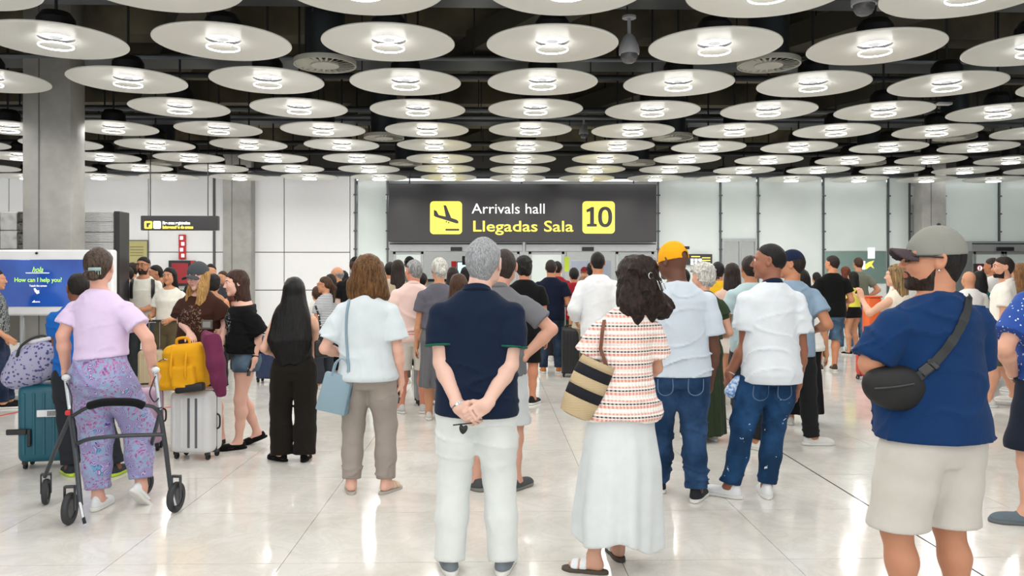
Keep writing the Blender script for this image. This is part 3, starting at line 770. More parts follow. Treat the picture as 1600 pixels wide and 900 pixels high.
LD = bpy.data.lights.new('lamp_light', 'SPOT'); LD.spot_size = math.radians(174); LD.spot_blend = .25; LD.energy = LAMP_W; LD.shadow_soft_size = .045; LD.color = (1, .975, .94)
p0 = at(863, 7.33); LX, LZ = p0.x, 3.65; cpos = [at(90, 10.32), at(377, 19.75), at(1447, 19.75)]
ORD = 'first second third fourth fifth sixth seventh eighth ninth tenth eleventh twelfth thirteenth fourteenth fifteenth sixteenth seventeenth eighteenth'.split()
def lamp_px(i, j):
    x, y = LX + 1.495 * i, p0.y + 1.43 * j; D = y * c_ + x * s_; X = x * c_ - y * s_
    return X / D * FPX + 800, .6 / D * FPX
def lamp_label(i, j):
    if j < -1: return 'round disc lamp above or behind the viewer, outside the picture'
    a, r_ = lamp_px(i, j)
    if a + r_ < 4: return 'white disc lamp outside the left edge, %s row from the top' % ORD[j + 1]
    if a - r_ > 1596: return 'white disc lamp outside the right edge, %s row from the top' % ORD[j + 1]
    n = sum(1 for q in range(-12, 12) if lamp_px(q, j)[0] + lamp_px(q, j)[1] >= 4 and q < i and min((Vector((LX + 1.495 * q, p0.y + 1.43 * j, 0)) - c).length for c in cpos) >= .85)
    return 'white disc lamp in the %s row from the top, %s from the left' % (ORD[j + 1], ORD[n])
for j in range(-6, 8):
    y = p0.y + 1.43 * j
    for i in range(-12, 12):
        x = LX + 1.495 * i; D = y * c_ + x * s_; X = x * c_ - y * s_
        if j >= -1:
            if abs(X) > .645 * max(D, 3) + 1.4: continue
        elif abs(X) > 4.4: continue
        if min((Vector((x, y, 0)) - c).length for c in cpos) < .85: continue
        lab = lamp_label(i, j)
        r = empty('ceiling_lamp', (x, y, LZ + random.uniform(-.008, .008)), 0, lab, 'lamp', 'round disc lamps hung in rows under the ceiling' if lab[:5] == 'white' else 'disc lamps above and behind the viewer')
        for nm, me in (('shade_disc', disc_me), ('housing', hous_me), ('diffuser', diff_me), ('glass_ring', ring_me), ('lamp_cap', hub_me), ('stem', stem_me)): link(nm, me, r)
        link('light', LD, r, (0, 0, .005))
        if j >= -1 and (i + j) % 2 == 0: link('hanger_rod', rod_me, ceil, (x + .74, y + .3, 4.05))
# round air diffusers between the lamps
vent_ring = mk('rim', [(.30, 0), (.31, .0), (.31, .05), (.28, .05)], 36, plain('vent', 'A9A99F', .5), True)
vane_bm = bmesh.new()
for k in range(24):
    a = 2 * math.pi * k / 24; box(vane_bm, (.215 * math.cos(a), .215 * math.sin(a), .012), (.15, .026, .004), R=Matrix.Rotation(a, 3, 'Z') @ Matrix.Rotation(.5, 3, 'X'))
vane_me = bpy.data.meshes.new('vanes'); vane_bm.to_mesh(vane_me); vane_bm.free(); vane_me.materials.append(plain('vent', 'A9A99F', .5))
hub2 = mk('hub', [(0, -.004), (.14, -.004), (.14, .03), (0, .03)], 30, plain('vent', 'A9A99F', .5)); duct_me = mk('duct', [(.20, .05), (.20, 0.95)], 30, plain('duct_dark', '3B4144', .45, .6))
for n_, (px, D) in enumerate([(508, 8.06), (1201, 8.06), (600, 12.35), (1051, 12.35), (1492, 12.35), (634, 15.2), (998, 15.2), (1357, 15.2), (256, 15.2)]):
    words = ['above the small hanging sign side, large and left', 'large, right of the dome camera', 'small, above the left part of the arrivals sign', 'small, above the right part of the arrivals sign', 'small, at the far right', 'tiny, above the landing aircraft symbol', 'tiny, above the number 10 sign', 'tiny, above the glass wall at the right', 'tiny, beside the left concrete column'][n_]
    r = empty('air_diffuser', at(px, D, 3.66), 0, 'round slatted air diffuser, ' + words, 'vent', 'round air diffusers between the lamps')
    for nm, me in (('rim', vent_ring), ('vanes', vane_me), ('hub', hub2), ('duct', duct_me)):
        o = link(nm, me, r)
# dome cameras
def dome_cam(px, D, z, L, sc, label):
    r = empty('dome_camera', at(px, D, z), 0, label, 'camera', 'ceiling dome cameras'); wm = plain('camera_white', 'B9BCC2', .35)
    bm = bmesh.new(); lathe(bm, [(0, .20), (.03, .20), (.06, .17), (.095, .09), (.105, .03), (.10, 0), (0, 0)], 28); o = bm_obj('camera_housing', bm, wm, r); o.scale = (sc,) * 3
    bm = bmesh.new(); lathe(bm, [(.088, 0), (.085, -.04), (.06, -.075), (.03, -.09), (0, -.094)], 28); g = NT('smoked_dome'); g.set(color=(.12, .12, .13, 1), rough=.06); o = bm_obj('dome', bm, g.m, r); o.scale = (sc,) * 3
    bm = bmesh.new(); tube(bm, [(0, 0, .19 * sc), (0, 0, L)], .018, 12); lathe(bm, [(0, L + .02), (.07, L + .02), (.07, L), (0, L)], 20); bm_obj('mount_pole', bm, wm, r)
dome_cam(983, 8.0, zat(85, 8.0), .36, 1.0, 'white dome camera on a short pole in front of the ceiling lamps, nearest whole one')
dome_cam(912, 13.75, zat(210, 13.75), .30, .8, 'small white dome camera on a thin pole above the number 10 sign')
dome_cam(1350, 6.62, zat(8, 6.62), .3, 1.0, 'dome camera cut off by the top edge of the picture')
r = empty('floodlight_bar', at(1440, 10.9, zat(160, 10.9)), -.05, 'bar with three small white floodlights under the lamps at the right', 'light')
bm = bmesh.new(); tube(bm, [(-.5, 0, 0), (.45, 0, .03)], .012, 8); bm_obj('bar', bm, steel, r)
for x in (-.38, -.12, .3):
    bm = bmesh.new(); box(bm, (x, 0, -.02), (.20, .10, .04), .015, 2); bm_obj('floodlight', bm, plain('flood_white', 'E6E8EC', .3), r)
# glass wall right of the sign
t = NT('frosted_glass'); g = t.noise(.6, 3); t.set(color=t.ramp(g, [(.3, srgb('D6E4E0')), (.7, srgb('EAF1EF'))]), rough=.22, spec=.5); frost = t.m
t = NT('clear_glass'); t.set(color=(.93, .98, .96, 1), rough=.02, trans=1.0, ior=1.05); clear = t.m
t = NT('green_glass'); t.set(color=(.62, .86, .79, 1), rough=.03, trans=1.0, ior=1.08); green = t.m
alu = plain('brushed_aluminium', 'A9ACAD', .35, .6); mull = plain('mullion_grey', '5A6062', .45, .4)
gw = empty('wall_far_right', (0, 0, 0)); gw['kind'] = 'structure'
def gpane(px0, px1, z0, z1, m=None): 
    A, B = onwall(px0, 0), onwall(px1, 0); mesh_box('glass_pane', ((A.x + B.x) / 2, WALLY, (z0 + z1) / 2), (B.x - A.x - .05, .02, z1 - z0 - .02), m or frost, gw)
gpane(558, 605, 0, 4.2)
zd = zat(373, 20)
for a, b in ((1028, 1125), (1184, 1285), (1387, 1421), (1473, 1560), (1560, 1640), (1640, 1760), (1760, 1850)):
    if a < 1470: gpane(a, b, 0, 4.2)
    else: gpane(a, b, zat(377, 20), 4.2)
gpane(1126, 1183, zd, 4.2); zc = zat(392, 20); gpane(1286, 1386, zc, 4.2)
gpane(1286, 1386, zat(443, 20), zc, green); gpane(1286, 1386, 0, zat(443, 20), plain('white_board', 'E3E8E6', .4))
for px in (556, 606, 1028, 1125, 1184, 1286, 1387, 1420, 1474, 1560, 1640, 1760):
    x = onwall(px, 0).x; z0 = zat(377, 20) if px > 1476 else 0
    mesh_box('mullion', (x, WALLY - .03, (z0 + 4.2) / 2), (.035, .05, 4.2 - z0), mull, gw)
    bm = bmesh.new()
    for z in np.arange(2.2, 4.0, .45): box(bm, (x, WALLY - .07, z), (.09, .04, .035), .008, 1)
    bm_obj('clamps', bm, mull, gw)
a, b = onwall(1127, 0), onwall(1182, 0)
for x in (a.x + .03, b.x - .03, (a.x + b.x) / 2 + .02): mesh_box('door_frame', (x, WALLY - .03, zd / 2), (.06, .07, zd), alu, gw)
mesh_box('door_frame', ((a.x + b.x) / 2, WALLY - .03, zd - .03), (b.x - a.x, .08, .07), alu, gw)
# automatic doors below the sign and at the far right
def auto_doors(name, px0, px1, leaf, openpx, panes, n):
    r = empty(name, (0, 0, 0)); r['kind'] = 'structure'; zt = zat(379, 20)
    panel('header', px0, px1, 377, 393, WALLY - .12, .3, alu, r, .01)
    panel('header_line', px0 + 1, px1 - 1, 380, 382, WALLY - .13, .02, steel, r)
    for a, b, kind in panes:
        A, B = onwall(a, 393), onwall(b, 393); x0, x1, z1 = A.x, B.x, A.z; w = .07; y = WALLY + .02
        bm = bmesh.new()
        for c, s in (((x0 + w / 2, y, z1 / 2), (w, .05, z1)), ((x1 - w / 2, y, z1 / 2), (w, .05, z1)), (((x0 + x1) / 2, y, z1 - w / 2), (x1 - x0, .05, w)), (((x0 + x1) / 2, y, .06), (x1 - x0, .05, .12))): box(bm, c, s, .005, 1)
        bm_obj('leaf_frame', bm, alu, r)
        mesh_box('leaf_glass', ((x0 + x1) / 2, y, z1 / 2), (x1 - x0 - 2 * w, .014, z1 - .1), frost if kind else clear, r)
    panel('sensor', openpx[0], openpx[1], 386, 392, WALLY - .2, .08, blk, r, .005)
auto_doors('door_1', 608, 817, 0, (704, 722), ((614, 662, 1), (745, 812, 0)), 1)
auto_doors('door_2', 821, 1026, 0, (910, 928), ((826, 882, 1), (962, 1022, 0)), 2)
auto_doors('door_3', 1518, 1760, 0, (1560, 1585), ((1521, 1568, 1), (1569, 1640, 1), (1640, 1755, 1)), 3)
# added lamps below the bulkhead, put in to brighten the far wall
for k in range(11):
    x = -15 + k * 3; r = empty('added_wall_light', (x, WALLY - 1.15, 4.02), 0, 'slim added light above the far wall, hidden behind the disc lamps', 'lamp', 'added lights along the far wall')
    mesh_box('housing', (0, 0, 0), (2.6, .10, .08), steel, r, .01); L = bpy.data.lights.new('added_wash', 'AREA'); L.shape = 'RECTANGLE'; L.size = 2.5; L.size_y = .08; L.energy = 7.5; L.color = (1, .99, .97); o = link('light', L, r, (0, .03, -.06)); o.rotation_euler = (math.radians(48), 0, 0)
# the room behind the glass
mesh_box('wall_behind_doors', (0, 26.1, 2.2), (34, .2, 4.6), plain('inner_wall', 'E4E6E4', .5), **ST)
mesh_box('ceiling_behind_doors', (0, 23.2, 3.9), (34, 5.6, .1), plain('inner_ceiling', 'D9DBDA', .6), **ST)
for x in (-6, -2, 2, 6, 10):
    L = bpy.data.lights.new('hall_panel', 'AREA'); L.energy = 60; L.size = 1.2; r = empty('ceiling_panel_light', (x, 23, 3.84), 0, 'square ceiling light panel in the hall behind the glass doors', 'light', 'light panels behind the glass doors')
    mesh_box('diffuser', (0, 0, 0), (1.2, 1.2, .02), plain('panel_white', 'F2F2F0', .4), r); link('light', L, r, (0, 0, -.03))
# suspended signs
yel = NT('yellow_sign'); yel.set(color=srgb('F2E25A'), rough=.4, emit=srgb('F6E85E'), emits=.55); yel = yel.m
wsg = NT('white_sign'); wsg.set(color=srgb('F4F4F4'), rough=.4, emit=(1, 1, 1, 1), emits=.6); wsg = wsg.m
t = NT('sign_black'); t.set(color=srgb('343335'), rough=.32); sblk = t.m
SY = WALLY - .45
big = empty('arrivals_sign', (0, 0, 0), 0, 'large black arrivals hall sign with yellow squares above the glass doors', 'sign')
panel('sign_board', 607, 1026, 287, 378, SY, .2, sblk, big, .01)
for px in (640, 815, 990):
    bm = bmesh.new(); p = onwall(px, 287, SY + .1); tube(bm, [p, p + Vector((0, 0, .5))], .015, 8); bm_obj('hanger', bm, steel, big)
def round_plate(name, px0, px1, py0, py1, Y, m, parent, rad=.09):
    a, b = onwall(px0, py0, Y), onwall(px1, py1, Y); bm = bmesh.new(); cx, cz, w, h = (a.x + b.x) / 2, (a.z + b.z) / 2, abs(b.x - a.x) / 2, abs(a.z - b.z) / 2
    vs = []
    for qx, qz, a0 in ((1, 1, 0), (-1, 1, 90), (-1, -1, 180), (1, -1, 270)):
        for k in range(7):
            an = math.radians(a0 + k * 15); vs.append(bm.verts.new((cx + qx * (w - rad) + rad * math.cos(an), Y, cz + qz * (h - rad) + rad * math.sin(an))))
    f = bm.faces.new(vs); ex = bmesh.ops.extrude_face_region(bm, geom=[f])
    for v in ex['geom']:
        if isinstance(v, bmesh.types.BMVert): v.co.y -= .015
    bmesh.ops.recalc_face_normals(bm, faces=bm.faces); return bm_obj(name, bm, m, parent, smooth=False)
round_plate('pictogram_plate', 672, 722, 314.5, 366, SY, yel, big); round_plate('number_plate', 910, 960.5, 314.5, 365, SY, yel, big)
def poly(name, pts, Y, m, parent, th=.006):
    bm = bmesh.new(); vs = [bm.verts.new(onwall(x, y, Y)) for x, y in pts]; f = bm.faces.new(vs); ex = bmesh.ops.extrude_face_region(bm, geom=[f])
    for v in ex['geom']:
        if isinstance(v, bmesh.types.BMVert): v.co.y -= th
    bmesh.ops.recalc_face_normals(bm, faces=bm.faces); bm_obj(name, bm, m, parent, smooth=False)
FY = SY - .017
poly('aircraft_symbol', [(678, 328), (682, 329.5), (685.5, 336), (696.5, 338.5), (693, 320.5), (697, 321), (705, 340.5), (714, 343.5), (716.5, 346.5), (716, 349), (713, 349), (681, 339), (678, 337)], FY, sblk, big)
poly('runway_line', [(696, 357.5), (717.5, 357.5), (717.5, 360.5), (696, 360.5)], FY, sblk, big)
for px, py in ((697.5, 346.5), (701, 347.8)): poly('wheel_dot', [(px - 1, py - 1), (px + 1, py - 1), (px + 1, py + 1), (px - 1, py + 1)], FY, sblk, big)
def sign_text(body, px, py, cap_px, m, parent, Y, bold=0, sx=1.0, D=None, **k):
    p = onwall(px, py, Y); size = cap_px * Y / FPX / .73
    return text_obj(k.pop('name', 'lettering'), body, size, m, (p.x, Y - .004, p.z), (math.pi / 2, 0, 0), parent, bold=bold, sx=sx, **k)
def fit_text(o, width):
    bpy.context.view_layer.update(); o.scale.x *= width / max(o.dimensions.x, 1e-6)
    return o
def wpx(a, b, Y): return onwall(b, 0, Y).x - onwall(a, 0, Y).x
o = sign_text('Arrivals hall', 737, 333.5, 16.5, wsg, big, SY); fit_text(o, wpx(737, 851, SY))
o = sign_text('Llegadas Sala', 737.5, 361.5, 17.5, yel, big, SY, bold=.004); fit_text(o, wpx(737.5, 894, SY))
poly('digit_one', [(917, 354), (917, 350), (922, 349.5), (922, 330), (917, 332), (916, 328), (924, 323.5), (928, 323.5), (928, 349.5), (932.5, 350), (932.5, 354)], FY, sblk, big)
bm = bmesh.new(); oo = []; ii = []
for k in range(32):
    a = 2 * math.pi * k / 32; cxp, cyp = 945.5, 339.0; ca = math.copysign(abs(math.cos(a)) ** .85, math.cos(a)); sa = math.copysign(abs(math.sin(a)) ** .85, math.sin(a))
    oo.append(bm.verts.new(onwall(cxp + 11 * ca, cyp + 16 * sa, FY))); ii.append(bm.verts.new(onwall(cxp + 5 * ca, cyp + 11 * sa, FY)))
for k in range(32): bm.faces.new((oo[k], oo[(k + 1) % 32], ii[(k + 1) % 32], ii[k]))
ex = bmesh.ops.extrude_face_region(bm, geom=list(bm.faces))
for v in ex['geom']:
    if isinstance(v, bmesh.types.BMVert): v.co.y -= .006
bmesh.ops.recalc_face_normals(bm, faces=bm.faces); bm_obj('digit_zero', bm, sblk, big, smooth=False)
# small black hanging sign at the left
Y2 = 15.0
s2 = empty('hanging_sign', (0, 0, 0), 0, 'small black hanging sign about firearms registration at the left wall', 'sign')
panel('sign_board', 219.5, 340, 337, 360, Y2, .12, sblk, s2, .01)
for px in (235, 325): bm = bmesh.new(); p = onwall(px, 337, Y2 + .06); tube(bm, [p, p + Vector((0, 0, 2.0))], .01, 6); bm_obj('hanger', bm, steel, s2)
round_plate('pictogram_plate', 226, 238, 345.5, 357.5, Y2, yel, s2, .02); round_plate('white_plate', 240, 251.5, 345.5, 357.5, Y2, wsg, s2, .02)
poly('pistol_symbol', [(229, 348.5), (235, 348.5), (235, 350.5), (232.5, 351), (232, 355), (229.5, 355)], Y2 - .017, sblk, s2)
o = sign_text('Fire arms registration', 254, 350.5, 4.6, wsg, s2, Y2, bold=.004); fit_text(o, wpx(254, 297, Y2))
o = sign_text('Intervención de armas', 254, 357, 4.6, yel, s2, Y2, bold=.005); fit_text(o, wpx(254, 302, Y2))
# red vertical extinguisher sign and red cabinet on the far left wall
red = plain('sign_red', 'C0252B', .4)
s3 = empty('fire_sign', (0, 0, 0), 0, 'narrow red vertical fire equipment sign above the red cabinet', 'sign'); panel('sign_plate', 279, 290, 366.5, 405, WALLY - .05, .03, red, s3)
for k in range(4): panel('white_symbol', 281 + (k % 2) * 2, 286 + (k % 2) * 2, 369 + k * 9.2, 374.5 + k * 9.2, WALLY - .056, .008, wsg, s3)
s4 = empty('fire_cabinet', (0, 0, 0), 0, 'grey framed red fire cabinet on the far left wall', 'cabinet'); panel('cabinet_frame', 263, 303, 407, 447, WALLY - .16, .14, steel, s4, .01); panel('cabinet_door', 268, 294, 411, 443, WALLY - .18, .03, plain('cabinet_red', '9E2A32', .35), s4); panel('side_strip', 298, 303, 407, 447, WALLY - .18, .03, red, s4)
olive = plain('notice_yellow', 'B9B27A', .6)
for k, (a, b) in enumerate(((196, 231), (181, 192))):
    s = empty('notice_board' if k == 0 else 'notice_strip', (0, 0, 0), 0, ['pale yellow framed notice board on the far left wall', 'narrow yellow notice strip beside the white partition edge'][k], 'poster'); panel('frame', a, b, 375, 412, WALLY - .06, .04, mull, s); panel('sheet', a + 1.5, b - 1.5, 376.5, 411, WALLY - .07, .02, olive if k == 0 else plain('notice_lime', 'B5B53A', .5), s)
    if k == 0:
        for q in range(4): panel('printed_line', a + 7, b - 7, 385 + q * 4.5, 386.5 + q * 4.5, WALLY - .072, .003, plain('print_olive', '8E8858', .6), s)
# relief wall behind the left column
Y3 = 11.35
aw = empty('wall_relief', (0, 0, 0)); aw['kind'] = 'structure'
t = NT('white_relief'); v = t.n('TexVoronoi', i={'Vector': t.obj(scale=(5, 5, 5)), 'Scale': 2.0}, feature='SMOOTH_F1').outputs['Distance']; t.set(color=srgb('C9C9C8'), rough=.6); t.bump(v, 1.0, .05); relief = t.m
t = NT('brick_relief'); v = t.n('TexWave', i={'Vector': t.obj(), 'Scale': 14.0, 'Distortion': 3.0}, bands_direction='Z').outputs['Fac']; t.set(color=srgb('DADBDC'), rough=.6); t.bump(v, .6, .02); relief2 = t.m
t = NT('dark_relief'); v = t.n('TexVoronoi', i={'Vector': t.obj(), 'Scale': 26.0}).outputs['Distance']; t.set(color=t.ramp(v, [(.1, srgb('2E2D2B')), (.5, srgb('66645F'))]), rough=.4); t.bump(v, .8, .02); drel = t.m
panel('core', -60, 178, 330.5, 535, Y3 + .05, .16, plain('core', '77746C', .7), aw)
panel('end_post', 178, 187, 330, 560, Y3 - .02, .30, sblk, aw)
for k, px in enumerate((-54, -27, 0)):
    for q in range(5): panel('relief_tile', px, px + 26, 331 + q * 29.5, 359.5 + q * 29.5, Y3, .05, relief, aw, .008)
for q in range(8): 
    panel('relief_tile', 26.5, 48, 331 + q * 17, 347 + q * 17, Y3 - .01, .06, drel if q != 0 else plain('dark_tile', '3F3D39', .4), aw, .012)
    if q < 2: panel('tile_inset', 31, 43, 335 + q * 17, 343 + q * 17, Y3 - .03, .03, plain('tile_inset', '5A5750', .4), aw, .008)
for q in range(12): panel('relief_tile', 118, 177.5, 331 + q * 16, 346.4 + q * 16, Y3, .05, relief2, aw, .006)
for q in range(9): panel('relief_tile', 48.5, 117.5, 331 + q * 22, 352 + q * 22, Y3, .05, relief2, aw, .006)
# touch-screen help kiosk in front of the column
YK = 10.05
kk = empty('help_kiosk', (0, 0, 0), 0, 'white framed help kiosk with a blue touch screen in front of the concrete column', 'screen')
panel('kiosk_frame', -75, 176, 390, 493, YK, .13, plain('kiosk_white', 'E4E6E8', .35), kk, .02)
t = NT('screen_blue'); g = t.noise(1.6, 3); t.set(color=srgb('0B2A66'), rough=.15, emit=t.ramp(g, [(.35, srgb('123A86')), (.7, srgb('2A5CB0'))]), emits=.75); scr = t.m
panel('screen', -60, 161, 405.5, 479, YK - .01, .02, scr, kk)
bm = bmesh.new(); c = onwall(57, 395.5, YK - .012); uv_sphere(bm, c, .016); bm_obj('webcam', bm, blk, kk)
lime = NT('screen_lime'); lime.set(color=srgb('A8E04A'), emit=srgb('B6EE50'), emits=.9); lime = lime.m
o = sign_text('hola', 50, 425, 8.5, lime, kk, YK - .012); o.data.shear = .35; fit_text(o, wpx(50, 67, YK))
o = sign_text('How can I help you?', 22.5, 440.5, 7, lime, kk, YK - .012); fit_text(o, wpx(22.5, 96, YK))
o = sign_text('Touch the screen', 46, 448, 3.3, wsg, kk, YK - .012); fit_text(o, wpx(46, 73, YK))
panel('rule', 40, 77, 426, 427, YK - .014, .004, wsg, kk)
poly('hand_symbol', [(53, 451), (55, 450), (58, 454), (61, 453.5), (61.5, 458), (58, 459.5), (55, 456)], YK - .012, wsg, kk)
poly('logo_mark', [(50, 472.5), (54, 469), (55, 472.5)], YK - .012, wsg, kk); o = sign_text('aena', 55.5, 472.5, 2.8, wsg, kk, YK - .012)
for px in (-52, 30, 164):
    a = onwall(px, 0, YK); mesh_box('leg', (a.x, YK + .07, .54), (.05, .05, 1.08), alu, kk, .008)
mesh_box('foot_plate', ((onwall(-52, 0, YK).x + onwall(164, 0, YK).x) / 2, YK + .07, .012), (2.0, .34, .024), alu, kk, .005)
# black information boards and papers
def board(px0, px1, py0, py1, Y, label, draw):
    r = empty('info_board', (0, 0, 0), 0, label, 'sign'); panel('board', px0, px1, py0, py1, Y, .05, sblk, r); draw(r, Y)
def d1(r, Y):
    for a in range(3):
        for b in range(2): panel('white_key', 1079 + a * 6.2, 1084 + a * 6.2, 404 + b * 5.5, 408.5 + b * 5.5, Y - .004, .006, wsg, r)
    for q in range(3): panel('yellow_line', 1097, 1110, 402 + q * 4, 403.6 + q * 4, Y - .004, .006, yel, r)
    panel('yellow_line', 1080, 1094, 400, 401.8, Y - .004, .006, yel, r)
board(1073, 1113, 397, 414, WALLY - .12, 'black board with white keys and yellow lines on the glass wall', d1)
board(1228, 1250, 395, 440, WALLY - .12, 'narrow black board with yellow marks on the glass behind the navy cap', lambda r, Y: [panel('yellow_line', 1240, 1248, 404 + q * 7, 407 + q * 7, Y - .004, .006, yel, r) for q in range(3)])
def d3(r, Y):
    bm = bmesh.new(); c = onwall(1531, 419, Y - .005); bmesh.ops.create_circle(bm, cap_ends=True, radius=.085, segments=24, matrix=Matrix.Translation(c) @ Matrix.Rotation(math.pi / 2, 4, 'X')); bm_obj('red_disc', bm, red, r)
    bm = bmesh.new(); bmesh.ops.create_circle(bm, cap_ends=True, radius=.06, segments=24, matrix=Matrix.Translation(c - Vector((0, .003, 0))) @ Matrix.Rotation(math.pi / 2, 4, 'X')); bm_obj('white_disc', bm, wsg, r)
    panel('red_bar', 1530.2, 1531.8, 416, 422, Y - .014, .004, red, r)
    for q in range(2): panel('text_line', 1540, 1556, 416 + q * 4, 418 + q * 4, Y - .004, .006, [wsg, yel][q], r); panel('text_line', 1584, 1600, 416 + q * 4, 418 + q * 4, Y - .004, .006, [wsg, yel][q], r)
board(1522, 1640, 412, 426, WALLY - .06, 'black band sign with a red no-entry disc across the right glass door', d3)
pp = empty('taped_paper', (0, 0, 0), 0, 'white paper sheets and a yellow arrow taped inside the green glass', 'paper')
panel('sheet', 1356, 1367, 387, 404, WALLY - .02, .004, wsg, pp); panel('sheet', 1338, 1352, 408, 421, WALLY - .02, .004, wsg, pp)
poly('yellow_arrow', [(1351, 414), (1358, 409), (1366, 407), (1362, 413), (1366, 420), (1360, 416), (1353, 421)], WALLY - .02, yel, pp)
# things seen in the hall behind the doors
Yb = 23.5
r = empty('hall_screen', (0, 0, 0), 0, 'pale blue information screen in the hall behind the left doors', 'screen'); t = NT('screen_pale'); t.set(color=(.6, .8, .9, 1), emit=srgb('A8DCEE'), emits=1.2); panel('display', 715, 733, 410, 430, Yb, .06, t.m, r); panel('bezel', 713.5, 734.5, 408.5, 431.5, Yb + .02, .06, blk, r); panel('stand', 722, 726, 431, 512, Yb + .03, .06, steel, r)
r = empty('red_totem', (0, 0, 0), 0, 'red totem beside the pale blue screen behind the doors', 'sign'); panel('body', 705, 713, 408, 512, Yb, .1, red, r)
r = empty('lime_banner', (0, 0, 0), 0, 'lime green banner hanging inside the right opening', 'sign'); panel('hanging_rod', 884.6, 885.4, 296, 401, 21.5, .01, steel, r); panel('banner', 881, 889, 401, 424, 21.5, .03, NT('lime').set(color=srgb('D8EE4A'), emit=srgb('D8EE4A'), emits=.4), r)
r = empty('ceiling_monitor', (0, 0, 0), 0, 'dark monitor hanging inside the left opening', 'screen'); panel('monitor', 722, 748, 400, 414, 22.2, .08, steel, r)
r = empty('service_counter', (0, 0, 0), 0, 'white service counter in the hall behind the doors', 'counter'); panel('counter_body', 660, 760, 440, 509, 24.5, .6, plain('counter_white', 'D8D8D6', .5), r); panel('counter_top', 656, 764, 436, 440, 24.4, .8, blk, r)
r = empty('queue_screen', (0, 0, 0), 0, 'bluish white partition behind the right opening', 'partition'); panel('partition_panel', 893, 955, 407, 512, 23.5, .06, plain('partition_blue', 'C9CEE0', .3), r)
# red tape on the floor
tape = plain('red_tape', 'D8493F', .5)
def strip(pxs, name, label, w=.05):
    r = empty(name, (0, 0, 0), 0, label, 'tape')
    a, b = [at(px, 1937 / (py - 430)) for px, py in pxs]; L = (b - a).length; m = (a + b) / 2; n = int(L / .3)
    bm = bmesh.new(); box(bm, (0, 0, .0012), (L, w, .0012)); bm_obj('tape', bm, tape, r, m, (0, 0, math.atan2(b.y - a.y, b.x - a.x)))
strip(((-60, 662), (100, 629)), 'floor_tape', 'red tape line on the floor left of the teal suitcase'); strip(((215, 645), (275, 634)), 'floor_tape', 'short red tape line on the floor beside the white suitcase')
